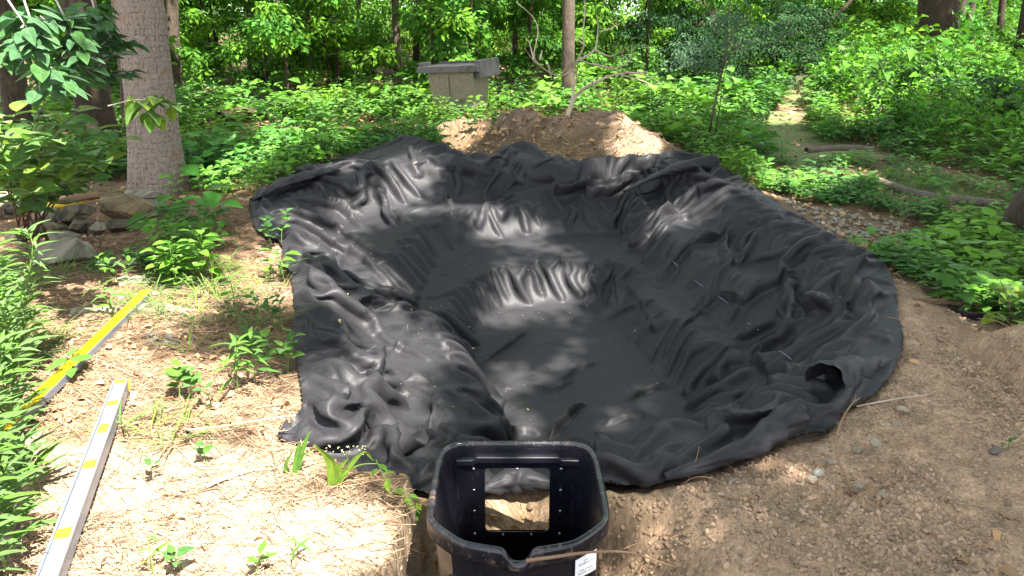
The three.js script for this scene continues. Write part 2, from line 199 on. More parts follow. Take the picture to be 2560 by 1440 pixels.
{ // one ground sheet out to the horizon, finest where the digging is
  const nx = 620, nz = 560, pos = new Float32Array((nx + 1) * (nz + 1) * 3), col = new Float32Array(pos.length), uv = new Float32Array((nx + 1) * (nz + 1) * 2), idx = [];
  const gx = u => { const s = (u - .5) * 2; return 3.6 * s + 120 * Math.sign(s) * Math.pow(Math.abs(s), 6.5); }, gz = v => -(0.2 + 8.2 * v + 170 * Math.pow(v, 5.5)) + 1.4 * Math.pow(1 - v, 12) * 4;
  for (let j = 0, k = 0; j <= nz; j++) for (let i = 0; i <= nx; i++, k++) {
    const x = gx(i / nx), z = gz(j / nz); pos[k * 3] = x; pos[k * 3 + 1] = ground(x, z); pos[k * 3 + 2] = z;
    const c = groundColor(x, z); col.set(c, k * 3); const up_ = Math.max(pos[k * 3 + 1] + .42, 0) * sst(.1, -.1, x); uv[k * 2] = (x + .9 * up_) / 1.6; uv[k * 2 + 1] = (z + .45 * up_) / 1.6;
  }
  for (let j = 0; j < nz; j++) for (let i = 0; i < nx; i++) { const a = j * (nx + 1) + i, b = a + nx + 1; idx.push(a, a + 1, b, a + 1, b + 1, b); }
  const g = new THREE.BufferGeometry(); g.setAttribute('position', new THREE.BufferAttribute(pos, 3)); g.setAttribute('color', new THREE.BufferAttribute(col, 3)); g.setAttribute('uv', new THREE.BufferAttribute(uv, 2)); g.setIndex(idx); g.computeVertexNormals();
  struct('ground', g, M.soil, 'dug earth, leaf litter and woodland floor');
}
{ // trodden path through the wood
  const mid = [[2150, 408], [2010, 375], [1950, 325], [1985, 275], [2010, 240], [2075, 190], [2110, 172]].map(q => { const p = G(...q); return V(p.x, 0, p.z); });
  const c = new THREE.CatmullRomCurve3(mid);
  const g = gridGeo(12, 160, (u, v) => { const p = c.getPointAt(v), t = c.getTangentAt(v), w = (0.75 + .3 * vn(v * 30, u > .5 ? 3 : 8)) * (1 - .25 * v), s = (u - .5) * 2 * w; const x = p.x - t.z * s, z = p.z + t.x * s; return [x, ground(x, z) + .012 - .03 * Math.pow(Math.abs(u - .5) * 2, 4), z, x / 1.3, z / 1.3]; });
  const cc = new Float32Array(g.attributes.position.count * 3); for (let i = 0; i < cc.length / 3; i++) { const n = fbm(g.attributes.position.getX(i) * 4, g.attributes.position.getZ(i) * 4, 3); const pe = Math.abs(g.attributes.uv.getX(i)) * 0 + fbm(g.attributes.position.getX(i) * 1.5, g.attributes.position.getZ(i) * 1.5 + 9, 3); cc.set(pe > .44 ? [.12 + .06 * n, .15 + .08 * n, .045 + .03 * n] : [.14 + .1 * n, .1 + .07 * n, .058 + .04 * n], i * 3); } g.setAttribute('color', new THREE.BufferAttribute(cc, 3));
  struct('path', g, M.soil, 'narrow trodden dirt path');
}

// ---------------------------------------------------------------- the pond liner
// creases traced as lines: [points, height, half width]
const FOLDS = [
  [[[2100, 600], [2020, 650], [1960, 720]], .05, .035], [[[1990, 545], [1900, 590], [1840, 660]], .05, .03], [[[1760, 450], [1690, 500], [1640, 575]], .05, .028], [[[2180, 668], [2090, 705], [2040, 770]], .05, .04], [[[1900, 500], [1820, 540], [1740, 600], [1700, 650]], .045, .022], [[[680, 530], [780, 560], [880, 620], [950, 700]], .05, .03], [[[740, 485], [840, 505], [930, 570]], .045, .03], [[[900, 405], [960, 435], [1010, 490]], .05, .03], [[[1135, 400], [1140, 450], [1120, 505]], .04, .03], [[[1400, 440], [1385, 480], [1405, 515]], .04, .022], [[[1480, 430], [1470, 470], [1490, 500]], .04, .02], [[[1560, 690], [1610, 760], [1650, 840]], .03, .016], [[[820, 780], [850, 830], [840, 900]], .035, .02],
  [[[640, 505], [760, 522], [850, 560], [960, 640], [1010, 685]], .06, .07], [[[660, 560], [760, 600], [830, 680], [850, 735]], .05, .05], [[[830, 590], [850, 660], [890, 740]], .05, .03], [[[720, 610], [800, 665], [850, 735]], -.05, .03],
  [[[705, 660], [800, 715], [870, 765], [920, 800], [945, 850]], .06, .035], [[[730, 720], [800, 770], [860, 800]], .04, .03], [[[945, 450], [960, 530], [985, 570]], .05, .028], [[[962, 455], [980, 520], [1000, 570]], -.05, .02],
  [[[865, 742], [950, 735], [1030, 752], [1068, 775]], .04, .014], [[[930, 870], [1000, 842], [1062, 820]], .03, .016],
  [[[945, 850], [920, 910], [905, 980], [880, 1050], [850, 1095]], .07, .03], [[[960, 870], [935, 930], [930, 980]], -.05, .02], [[[852, 955], [845, 1030], [810, 1090]], .06, .03], [[[870, 960], [868, 1030]], -.03, .02], [[[765, 790], [780, 850]], .05, .025], [[[740, 840], [800, 855], [880, 880]], .04, .03],
  [[[790, 880], [880, 895], [905, 935]], .035, .015], [[[1052, 985], [1083, 1012], [1080, 1070]], .045, .012], [[[1130, 960], [1105, 1000], [1100, 1060]], -.02, .02], [[[800, 1112], [900, 1092], [1035, 1078]], .06, .022], [[[815, 1125], [900, 1107], [1000, 1095]], -.05, .016], [[[960, 1145], [1060, 1090], [1140, 1072]], .06, .035], [[[1020, 1085], [985, 1140], [930, 1180]], .06, .03], [[[1080, 1180], [1020, 1200], [960, 1215]], .04, .012], [[[1075, 1160], [1030, 1175], [980, 1195]], .04, .012], [[[1090, 1140], [1050, 1150], [1010, 1190]], -.05, .012],
  [[[700, 1080], [760, 1060], [800, 1030]], .07, .05], [[[1400, 1072], [1460, 1100], [1512, 1150]], .05, .02], [[[1420, 1070], [1490, 1110], [1530, 1150]], -.04, .014], [[[1180, 1075], [1300, 1068], [1400, 1072]], .05, .05],
  [[[1290, 372], [1255, 440], [1200, 492]], .09, .045], [[[1330, 385], [1280, 450], [1222, 500]], -.07, .035], [[[1300, 440], [1400, 430], [1540, 408], [1690, 398]], .1, .04], [[[1340, 455], [1480, 445], [1600, 428]], -.07, .04], [[[1180, 505], [1300, 490], [1400, 472], [1540, 445], [1700, 420], [1780, 402]], .07, .03],
  [[[1030, 350], [1030, 400], [1050, 440]], .05, .05], [[[1080, 385], [1180, 418], [1290, 440]], .06, .03], [[[1090, 408], [1200, 438]], -.06, .025], [[[1440, 485], [1540, 462], [1650, 432]], .06, .03], [[[1560, 485], [1660, 445], [1770, 415]], .08, .04], [[[1590, 500], [1690, 460], [1790, 440]], -.05, .03], [[[1120, 430], [1110, 480], [1140, 520]], .03, .03], [[[1230, 500], [1200, 530]], .04, .02], [[[880, 420], [900, 445], [890, 470]], .06, .04],
  [[[1880, 462], [1790, 488], [1700, 535], [1640, 600]], .06, .04], [[[1935, 522], [1850, 555], [1812, 610], [1830, 680]], .075, .035], [[[1945, 535], [1870, 575], [1840, 620]], -.06, .03], [[[1850, 455], [1740, 470], [1660, 525], [1622, 600]], .06, .03], [[[1810, 560], [1710, 615], [1660, 660]], .05, .02], [[[2050, 582], [1985, 650], [1950, 700]], .06, .05], [[[2165, 640], [2140, 690], [2165, 735]], .09, .04], [[[2130, 690], [2120, 750], [2150, 800]], -.06, .04],
  [[[1870, 745], [1960, 695], [1990, 680]], .06, .03], [[[1978, 690], [1985, 770], [1992, 830]], .08, .03], [[[2010, 700], [2015, 790]], -.05, .03], [[[1720, 762], [1790, 738], [1880, 757]], .05, .012], [[[1700, 840], [1722, 795], [1762, 752]], .03, .016], [[[2000, 770], [2080, 765], [2130, 780]], .05, .025],
  [[[1770, 1000], [1830, 905], [1910, 893], [2000, 955]], .05, .03], [[[1800, 1045], [1870, 975], [1985, 1030]], .035, .025], [[[1750, 1052], [1870, 1042], [1985, 1020]], .05, .02],
  [[[1182, 912], [1235, 880], [1330, 815]], .035, .014], [[[1400, 945], [1450, 912], [1495, 898]], .03, .012], [[[1370, 1085], [1450, 1015], [1475, 1008]], .05, .016], [[[1560, 1000], [1640, 962], [1690, 962]], .03, .02], [[[1240, 1060], [1238, 985]], .03, .015], [[[1300, 950], [1380, 960], [1450, 935]], .02, .02], [[[1500, 1060], [1580, 1030], [1660, 1040]], .03, .02], [[[1330, 790], [1420, 800], [1520, 790]], .015, .03], [[[1420, 640], [1425, 690]], -.04, .012], [[[1500, 640], [1530, 700], [1545, 760]], -.035, .01], [[[1460, 645], [1480, 700], [1510, 755]], .04, .012],
];
const CELL = 0.0155; let liner, LH;
{
  let x0 = 1e9, x1 = -1e9, z0 = 1e9, z1 = -1e9; for (const q of OUT) { x0 = Math.min(x0, q[0]); x1 = Math.max(x1, q[0]); z0 = Math.min(z0, q[1]); z1 = Math.max(z1, q[1]); }
  x0 -= .05; z0 -= .05; const nx = Math.ceil((x1 + .05 - x0) / CELL), nz = Math.ceil((z1 + .05 - z0) / CELL), W = nx + 1, N = W * (nz + 1);
  const Y = new Float32Array(N), S = new Float32Array(N), B = new Float32Array(N), RIMW = new Float32Array(N), FLOOR = new Float32Array(N);
  // coarse rim field, sampled bilinearly
  const cs = 8, cw = Math.ceil(nx / cs) + 2, rimG = []; for (let j = 0; j <= Math.ceil(nz / cs) + 1; j++) for (let i = 0; i < cw; i++) rimG.push(rimH(x0 + i * cs * CELL, z0 + j * cs * CELL));
  const rim = (i, j) => { const a = i / cs, b = j / cs, ia = a | 0, jb = b | 0, fa = a - ia, fb = b - jb; return lerp(lerp(rimG[jb * cw + ia], rimG[jb * cw + ia + 1], fa), lerp(rimG[(jb + 1) * cw + ia], rimG[(jb + 1) * cw + ia + 1], fa), fb); };
  for (let j = 0; j <= nz; j++) for (let i = 0; i <= nx; i++) {
    const k = j * W + i, x = x0 + i * CELL, z = z0 + j * CELL, s = S[k] = sdPoly(OUT, x, z); if (s < -.06) continue;
    const r = rim(i, j);    let y = pit(x, z, r); B[k] = y + .004;
    const a = sdPoly(P1, x, z), c = sdPoly(P3, x, z), wr = sst(.9, .35, a), sA = alongPoly(P1, x, z), wp = .6 * (fbm(x * 1.3, z * 1.3, 2) - .5), r1 = (u, w) => 1 - Math.abs(2 * vn(u, w) - 1);
    RIMW[k] = sst(.25, -.05, a); FLOOR[k] = sst(.12, .25, c);
    y += wr * (.07 * (Math.pow(r1(sA * 1.3 + wp * 2, a * 1.1 + 3), 1.6) - .3) + .03 * r1(sA * 3.6 + wp * 4 + 9, a * 1.5)) + .034 * Math.pow(r1(x * 2.3 + wp * 3, z * 2.9), 1.5) + .012 * fbm(x * 9, z * 9, 2);
    Y[k] = y + .012;
  }
  const look = (x, z) => { const a = (x - x0) / CELL, b = (z - z0) / CELL, i = Math.floor(a), j = Math.floor(b); if (i < 0 || j < 0 || i >= nx || j >= nz || S[j * W + i] < 0) return -9; const fa = a - i, fb = b - j, k = j * W + i; return lerp(lerp(Y[k], Y[k + 1], fa), lerp(Y[k + W], Y[k + W + 1], fa), fb); };
  const lines = FOLDS.map(([pts, a, w]) => { const q = pts.map(p => hit(p[0], p[1], (x, z) => Math.max(look(x, z), -1))); const c = q.length > 2 ? new THREE.CatmullRomCurve3(q).getPoints(q.length * 5) : q; return [c, a, w]; });
  for (const [c, amp, w] of lines) {
    let L = 0; const acc = [0]; for (let i = 1; i < c.length; i++) acc.push(L += Math.hypot(c[i].x - c[i - 1].x, c[i].z - c[i - 1].z));
    const R = w * 4, bx0 = Math.min(...c.map(p => p.x)) - R, bx1 = Math.max(...c.map(p => p.x)) + R, bz0 = Math.min(...c.map(p => p.z)) - R, bz1 = Math.max(...c.map(p => p.z)) + R;
    for (let j = Math.max(0, Math.floor((bz0 - z0) / CELL)); j <= Math.min(nz, (bz1 - z0) / CELL); j++) for (let i = Math.max(0, Math.floor((bx0 - x0) / CELL)); i <= Math.min(nx, (bx1 - x0) / CELL); i++) {
      const x = x0 + i * CELL, z = z0 + j * CELL; let best = 1e9, s = 0, sg = 1;
      for (let m = 1; m < c.length; m++) { const ex = c[m].x - c[m - 1].x, ez = c[m].z - c[m - 1].z, l2 = ex * ex + ez * ez; if (l2 < 1e-9) continue; const t = clamp(((x - c[m - 1].x) * ex + (z - c[m - 1].z) * ez) / l2), dx = x - c[m - 1].x - ex * t, dz = z - c[m - 1].z - ez * t, q = dx * dx + dz * dz; if (q < best) { best = q; s = acc[m - 1] + t * (acc[m] - acc[m - 1]); sg = dx * ez - dz * ex > 0 ? 1 : -1; } }
      const d = Math.sqrt(best); if (d > R) continue;
      const u = s / L, env = sst(-.02, .22, u) * sst(1.02, .78, u), ww = w * (sg > 0 ? 1.45 : .75), q = d / ww, pr = Math.exp(-Math.pow(q * 1.1, 1.05)) - .22 * Math.exp(-(((q - 1.9) / .7) ** 2));
      Y[j * W + i] += amp * (c[0].y < -.6 ? 1.5 : 1.35) * env * pr;
    }
  }
  const near = (x, z) => { let d = 1e9, b = null; for (let i = 0, j = OUT.length - 1; i < OUT.length; j = i++) { const ax = OUT[j][0], az = OUT[j][1], ex = OUT[i][0] - ax, ez = OUT[i][1] - az, t = clamp(((x - ax) * ex + (z - az) * ez) / (ex * ex + ez * ez)), qx = ax + ex * t, qz = az + ez * t, q = (x - qx) ** 2 + (z - qz) ** 2; if (q < d) { d = q; b = [qx, qz]; } } return b; };
  // the cloth is let settle: springs a little longer than the ground they cover, gravity, and the hole beneath
  const act = new Uint8Array(N), X = new Float32Array(N), Zp = new Float32Array(N), cells = [];
  for (let j = 0; j < nz; j++) for (let i = 0; i < nx; i++) { const k = j * W + i, n = (S[k] >= 0) + (S[k + 1] >= 0) + (S[k + W] >= 0) + (S[k + W + 1] >= 0); if (n < 2) continue; cells.push(k); for (const q of [k, k + 1, k + W, k + W + 1]) act[q] = S[q] >= 0 ? 1 : 2; }
  for (let k = 0; k < N; k++) { let x = x0 + (k % W) * CELL, z = z0 + Math.floor(k / W) * CELL; if (act[k] === 2) { [x, z] = near(x, z); Y[k] = B[k] = rimH(x, z) - .012 + .04 * vn(x * 6, z * 6); } else if (act[k]) Y[k] = lerp(rimH(x, z) + .01, Y[k], sst(0, .1, S[k])); X[k] = x; Zp[k] = z; }
  const pa = [], pb = [], pl = [], ps = [];
  const link = (a, b, di, dj, stiff, span) => {
    if (!act[a] || !act[b]) return; const dx = X[b] - X[a], dz = Zp[b] - Zp[a], h = Math.hypot(dx, dz) + 1e-6, L0 = Math.hypot(h, B[b] - B[a]), L1 = Math.hypot(h, Y[b] - Y[a]);
    const m = a, gx = act[m + 3] && act[m - 3] ? (B[m + 3] - B[m - 3]) / (6 * CELL) : 0, gz = act[m + 3 * W] && act[m - 3 * W] ? (B[m + 3 * W] - B[m - 3 * W]) / (6 * CELL) : 0, gl = Math.hypot(gx, gz), tang = gl > .05 ? ((dx * -gz + dz * gx) / (h * gl)) ** 2 : .5, sl = sst(.15, .7, gl);
    const wob = .15 + 2.3 * Math.pow(vn(X[m] * 1.6 + 31, Zp[m] * 1.6), 1.3), e = (lerp(.034, .17 * tang + .025, sl) + .085 * RIMW[m]) * wob * (1 - .35 * FLOOR[m]);
    pa.push(a); pb.push(b); pl.push(Math.max(L0 * (1 + e), L1 * .96)); ps.push(stiff);
  };
  for (let j = 0; j <= nz; j++) for (let i = 0; i <= nx; i++) { const k = j * W + i; if (!act[k]) continue; if (i < nx) link(k, k + 1, 1, 0, .5); if (j < nz) link(k, k + W, 0, 1, .5); if (i < nx && j < nz) link(k, k + W + 1, 1, 1, .22); if (i && j < nz) link(k, k + W - 1, -1, 1, .22); if (i + 2 <= nx && act[k + 1]) link(k, k + 2, 2, 0, .26); if (j + 2 <= nz && act[k + W]) link(k, k + 2 * W, 0, 2, .26); if (i + 4 <= nx && act[k + 2]) link(k, k + 4, 4, 0, .2); if (j + 4 <= nz && act[k + 2 * W]) link(k, k + 4 * W, 0, 4, .2); }
  const A = Int32Array.from(pa), C = Int32Array.from(pb), LL = Float32Array.from(pl), ST = Float32Array.from(ps), n = A.length, OX = X.slice(), OY = Y.slice(), OZ = Zp.slice();
  for (let step = 0; step < 40; step++) {
    for (let k = 0; k < N; k++) if (act[k] === 1) { const vx = (X[k] - OX[k]) * .9, vy = (Y[k] - OY[k]) * .9, vz = (Zp[k] - OZ[k]) * .9; OX[k] = X[k]; OY[k] = Y[k]; OZ[k] = Zp[k]; X[k] += vx; Y[k] += vy - .0009; Zp[k] += vz; }
    for (let it = 0; it < 6; it++) {
      const up = it & 1; for (let q = 0; q < n; q++) { const p = up ? n - 1 - q : q, a = A[p], b = C[p], dx = X[b] - X[a], dy = Y[b] - Y[a], dz = Zp[b] - Zp[a], d = Math.sqrt(dx * dx + dy * dy + dz * dz) + 1e-9, wa = act[a] === 1 ? 1 : 0, wb = act[b] === 1 ? 1 : 0; if (!(wa + wb)) continue; const s = ST[p] * (d - LL[p]) / (d * (wa + wb)); X[a] += wa * s * dx; Y[a] += wa * s * dy; Zp[a] += wa * s * dz; X[b] -= wb * s * dx; Y[b] -= wb * s * dy; Zp[b] -= wb * s * dz; }
      for (let k = 0; k < N; k++) if (act[k] === 1) { const fi = clamp((X[k] - x0) / CELL, 0, nx - 1.001), fj = clamp((Zp[k] - z0) / CELL, 0, nz - 1.001), i = fi | 0, j = fj | 0, m = j * W + i, fa = fi - i, fb = fj - j; if (!act[m] || !act[m + 1] || !act[m + W] || !act[m + W + 1]) continue; const b = lerp(lerp(B[m], B[m + 1], fa), lerp(B[m + W], B[m + W + 1], fa), fb); if (Y[k] < b) { Y[k] = b; X[k] = lerp(X[k], OX[k], .5); Zp[k] = lerp(Zp[k], OZ[k], .5); } }
    }
  }
  for (let k = 0; k < N; k++) if (act[k] === 1) Y[k] += .004 * (Math.pow(ridged(X[k] * 10, Zp[k] * 11, 2), 1.6) - .3) * sst(0, .05, S[k]);
  const map = new Int32Array(N).fill(-1), pos = [], uv = [], idx = [];
  const vert = k => { if (map[k] >= 0) return map[k]; pos.push(X[k], S[k] < .25 ? Math.max(Y[k], ground(X[k], Zp[k], false) + .012) : Y[k], Zp[k]); uv.push((x0 + (k % W) * CELL) / 1.5, (z0 + Math.floor(k / W) * CELL + B[k]) / 1.5); return map[k] = pos.length / 3 - 1; };
  for (const k of cells) { const a = vert(k), b = vert(k + 1), c = vert(k + W), d = vert(k + W + 1); idx.push(a, c, b, b, c, d); }
  const g = new THREE.BufferGeometry(); g.setAttribute('position', new THREE.Float32BufferAttribute(pos, 3)); g.setAttribute('uv', new THREE.Float32BufferAttribute(uv, 2)); g.setIndex(idx); g.computeVertexNormals();
  liner = thing('pond_liner', 'large black fabric pond liner draped in folds over the stepped dug hole', 'pond liner');
  mesh('sheet', g, M.cloth, liner);
  const TOPY = new Float32Array(N).fill(-9); for (let k = 0; k < N; k++) if (act[k]) { const m = Math.round((Zp[k] - z0) / CELL) * W + Math.round((X[k] - x0) / CELL); if (m >= 0 && m < N) TOPY[m] = Math.max(TOPY[m], Y[k]); }
  const topAt = (x, z) => { const i = Math.round((x - x0) / CELL), j = Math.round((z - z0) / CELL); let t = -9; for (let b = -1; b <= 1; b++) for (let a = -1; a <= 1; a++) { const m = (j + b) * W + i + a; if (i > 1 && j > 1 && i < nx - 1 && j < nz - 1) t = Math.max(t, TOPY[m]); } return t; };
  LH = (x, z) => { const y = topAt(x, z); return y < -5 ? ground(x, z) : Math.max(y, ground(x, z)); };
}
const GL_ = (px, py) => hit(px, py, (x, z) => Math.max(LH(x, z), ground(x, z)));
// rolled and curled edges: an open spiral of cloth swept along a line
function roll(pts, r, { from = -.3, turns = 1.15, tilt = 0, wob = .25, grow = .12 } = {}) {
  const c = new THREE.CatmullRomCurve3(pts), n = Math.max(24, Math.ceil(c.getLength() / .02)), rf = typeof r === 'number' ? () => r : r, ph = rnd() * 50;
  const g = gridGeo(40, n, (u, v) => {
    const p = c.getPointAt(v), t = c.getTangentAt(v), side = V(-t.z, 0, t.x).normalize(), up = V(0, 1, 0).addScaledVector(t, -t.y).normalize(), a = (from + turns * u) * Math.PI * 2 + tilt, q = rf(v) * (1 - grow * u) * (1 + wob * (fbm(Math.cos(a) * 1.2 + ph + v * 7, Math.sin(a) * 1.2 + v * 4, 3) - .5) * 2);
    const x = p.x + side.x * Math.cos(a) * q + up.x * Math.sin(a) * q, y = p.y + side.y * Math.cos(a) * q + up.y * Math.sin(a) * q, z = p.z + side.z * Math.cos(a) * q + up.z * Math.sin(a) * q; return [x, y, z, u * .3, v * c.getLength() / 1.5];
  });
  return mesh('rolled_edge', g, M.cloth, liner);
}
const up = (px, py, dy) => { const p = GL_(px, py); p.y += dy; return p; };
roll([P(2225, 905, .04), P(2170, 920, .06), P(2110, 938, .075), P(2065, 962, .085)], v => .02 + .075 * Math.pow(v, .7), { from: -.04, turns: .6, wob: .35, grow: .05 });
roll([P(1560, 478, .1), P(1660, 432, .17), P(1740, 410, .22), P(1790, 408, .22)], v => .012 + .07 * Math.pow(v, 1.3), { wob: .35, turns: 1.05 });
roll([P(630, 500, .16), P(700, 468, .19), P(780, 445, .2), P(850, 420, .2)], v => .015 + .06 * Math.sin(v * 3), { from: .05, turns: .75, wob: .4 });
roll([P(1660, 1192, .02), P(1760, 1160, .04), P(1880, 1110, .055), P(1985, 1035, .07)], v => .015 + .06 * v, { from: -.1, turns: .8, wob: .35 });
roll([P(1200, 1228, -.2), P(1290, 1200, -.22), P(1390, 1212, -.22)], v => .01 + .045 * Math.sin(v * 3.1), { from: -.1, turns: .8, wob: .3 });
{ // pale thread marks on the right shelf
  const m = new THREE.MeshStandardMaterial({ color: lin(.17, .19, .25), roughness: .8 });
  for (const [a, b, c, d] of [[1682, 656, 1696, 670], [1737, 704, 1758, 720], [1796, 744, 1818, 760], [1868, 810, 1896, 828], [1948, 880, 1978, 902], [1608, 508, 1616, 512]]) { const p = up(a, b, .008), q = up(c, d, .008), mid = p.clone().lerp(q, .5); mid.x += .004; mesh('stitch_mark', tube([p, mid, q], .0026, 5, 8), m, liner); }
}

// ---------------------------------------------------------------- the black filter box in its trench
{
  const cx = .02, T = thing('filter_box', 'black plastic pond filter box with a square opening, sunk in the trench', 'filter box', V(cx, -.42, -2.12));
  const base = [[-.28, .07], [-.262, .145], [-.17, .235], [-.06, .268], [0, .272], [.06, .268], [.17, .235], [.262, .145], [.28, .07], [.278, -.2], [.262, -.28], [.215, -.315], [.1, -.32], [-.1, -.32], [-.215, -.315], [-.262, -.28], [-.278, -.2]];
  const cv = new THREE.CatmullRomCurve3(base.map(([x, z]) => V(x, 0, z)), true, 'catmullrom', .35), n = 200, ol = cv.getSpacedPoints(n).slice(0, n);
  const off = (p, i, d) => { const a = ol[(i + n - 1) % n], b = ol[(i + 1) % n], tx = b.x - a.x, tz = b.z - a.z, l = Math.hypot(tx, tz); return [p.x + tz / l * -d * -1, p.z + -tx / l * d]; };
  const sgn = (() => { const q = off(ol[0], 0, .01); return Math.hypot(q[0], q[1]) > Math.hypot(ol[0].x, ol[0].z) ? 1 : -1; })();
  const TOP = .57, dip = p => p.z > .2 ? .048 * Math.exp(-Math.pow(p.x / .036, 4)) : 0;
  // rings: [offset, height from top, follows the notch, taper]
  const rings = [[-.012, -.56, 0, 1], [-.01, -.3, 0, .5], [-.006, -.09, 0, .1], [-.004, -.068, .0, 0], [.014, -.068, .25, 0], [.018, -.05, .5, 0], [.018, -.018, 1, 0], [.013, -.004, 1, 0], [.004, 0, 1, 0], [-.004, -.003, 1, 0], [-.008, -.012, 1, 0], [-.011, -.05, .6, 0], [-.015, -.09, .2, .1], [-.017, -.3, 0, .5], [-.02, -.545, 0, 1]];
  const pos = [], uv = [], idx = []; rings.forEach(([d, h, f, tp]) => ol.forEach((p, i) => { const [x, z] = off(p, i, d * sgn), k = 1 - .06 * tp; pos.push(x * k, TOP + h - f * dip(p), z < -.2 ? z : z * k); uv.push(i / n, d > -.0105 ? h * .8 : -.5 + h * .3); }));
  for (let r = 0; r < rings.length - 1; r++) for (let i = 0; i < n; i++) { const a = r * n + i, b = r * n + (i + 1) % n; idx.push(a, b, a + n, b, b + n, a + n); }
  const cap = (r, y, flip) => { pos.push(0, y, 0); uv.push(0, 0); const c = pos.length / 3 - 1; for (let i = 0; i < n; i++) { const a = r * n + i, b = r * n + (i + 1) % n; flip ? idx.push(c, b, a) : idx.push(c, a, b); } };
  cap(rings.length - 1, TOP - .545, true); cap(0, TOP - .56, false);
  let g = new THREE.BufferGeometry(); g.setAttribute('position', new THREE.Float32BufferAttribute(pos, 3)); g.setAttribute('uv', new THREE.Float32BufferAttribute(uv, 2)); g.setIndex(idx); g.computeVertexNormals();
  // signed volume decides the winding
  { let vol = 0; const q = g.attributes.position, a = V(), b = V(), c = V(); for (let i = 0; i < idx.length; i += 3) { a.fromBufferAttribute(q, idx[i]); b.fromBufferAttribute(q, idx[i + 1]); c.fromBufferAttribute(q, idx[i + 2]); vol += a.dot(b.cross(c)); } if (vol < 0) { for (let i = 0; i < idx.length; i += 3) [idx[i], idx[i + 1]] = [idx[i + 1], idx[i]]; g.setIndex(idx); g.computeVertexNormals(); } }
  const wy = TOP - .247, sh = new THREE.Shape(), w = .123, hh = .142, r = .018;
  sh.moveTo(-w + r, -hh); sh.lineTo(w - r, -hh); sh.quadraticCurveTo(w, -hh, w, -hh + r); sh.lineTo(w, hh - r); sh.quadraticCurveTo(w, hh, w - r, hh); sh.lineTo(-w + r, hh); sh.quadraticCurveTo(-w, hh, -w, hh - r); sh.lineTo(-w, -hh + r); sh.quadraticCurveTo(-w, -hh, -w + r, -hh);
  const cut = new Brush(new THREE.ExtrudeGeometry(sh, { depth: .046, bevelEnabled: false, curveSegments: 6 })); cut.position.set(0, wy, -.344); cut.updateMatrixWorld();
  const ev = new Evaluator(); ev.attributes = ['position', 'normal', 'uv']; const bd = new Brush(g); bd.updateMatrixWorld();
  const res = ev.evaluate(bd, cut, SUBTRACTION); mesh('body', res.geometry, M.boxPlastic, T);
  const zi = -.302; // inner face of the back panel
  const ledge = new THREE.Shape(); ledge.moveTo(-.225, -.012); ledge.lineTo(-.17, -.012); ledge.lineTo(-.155, 0); ledge.lineTo(.155, 0); ledge.lineTo(.17, -.012); ledge.lineTo(.225, -.012); ledge.lineTo(.225, .004); ledge.lineTo(.165, .006); ledge.lineTo(.15, .018); ledge.lineTo(-.15, .018); ledge.lineTo(-.165, .006); ledge.lineTo(-.225, .004);
  const le = mesh('ledge', new THREE.ExtrudeGeometry(ledge, { depth: .006, bevelEnabled: true, bevelSize: .006, bevelThickness: .01, bevelSegments: 4 }), M.plastic, T); le.position.set(0, TOP - .072, zi - .004);
  const sg = new THREE.SphereGeometry(.0052, 12, 6, 0, 6.3, 0, 1.57); sg.scale(1, .6, 1); sg.rotateX(Math.PI / 2);
  for (const [x, y] of [[-.165, -.106], [0, -.106], [.165, -.106], [-.165, -.2], [.165, -.2], [-.165, -.295], [.165, -.295], [-.165, -.4], [-.055, -.404], [.055, -.404], [.165, -.4]]) { const s = mesh('screw', sg, M.screw, T); s.position.set(x, TOP + y, zi + .001); }
  // sticker on the right front corner
  const cvs = document.createElement('canvas'); cvs.width = 256; cvs.height = 256; const c2 = cvs.getContext('2d'); c2.fillStyle = '#f2f2f4'; c2.fillRect(0, 0, 256, 256); c2.fillStyle = '#26282e';
  let sd = 7; const q = () => (sd = (sd * 16807) % 2147483647) / 2147483647;
  for (const [y, x0, x1, hgt] of [[60, 96, 170, 16], [92, 40, 226, 22], [170, 26, 216, 22], [204, 22, 226, 22]]) for (let x = x0; x < x1;) { const lw = 6 + q() * 8; if (q() > .15) { c2.fillRect(x, y, 3.2, hgt); c2.fillRect(x, y + (q() > .5 ? 0 : hgt * .45), lw, 4); if (q() > .5) c2.fillRect(x + lw - 2, y + hgt * .3, 3, hgt * .7); } x += lw + 3; }
  const st = new THREE.CanvasTexture(cvs); st.colorSpace = THREE.SRGBColorSPACE ?? THREE.SRGBColorSpace; st.magFilter = THREE.LinearFilter;
  const a = off(ol[0], 0, 0); let k0 = 0; ol.forEach((p, i) => { if (p.x > .2 && p.z > 0 && Math.abs(p.x - .225) < Math.abs(ol[k0].x - .225)) k0 = i; if (k0 === 0 && p.x > .2 && p.z > .1) k0 = i; });
  let ks = 0; ol.forEach((p, i) => { if (p.z > 0 && Math.hypot(p.x - .222, p.z - .178) < Math.hypot(ol[ks].x - .222, ol[ks].z - .178)) ks = i; });
  const lbl = gridGeo(10, 6, (u, v) => { const i = (ks - 2 + Math.round((.5 - u) * 10) + n) % n, j = (ks + Math.round((.5 - 1) * 10) + n) % n, [x, z] = off(ol[i], i, .0025 * sgn), q = off(ol[j], j, 0); const k = 1 - .06 * .12; return [x * k, TOP - .165 + .08 * v + .02 * (u - .5), z * k, off(ol[(ks + 12) % n], 0, 0)[0] > q[0] ? 1 - u : u, v]; });
  mesh('label_sticker', lbl, new THREE.MeshStandardMaterial({ map: st, roughness: .5, side: THREE.DoubleSide }), T);
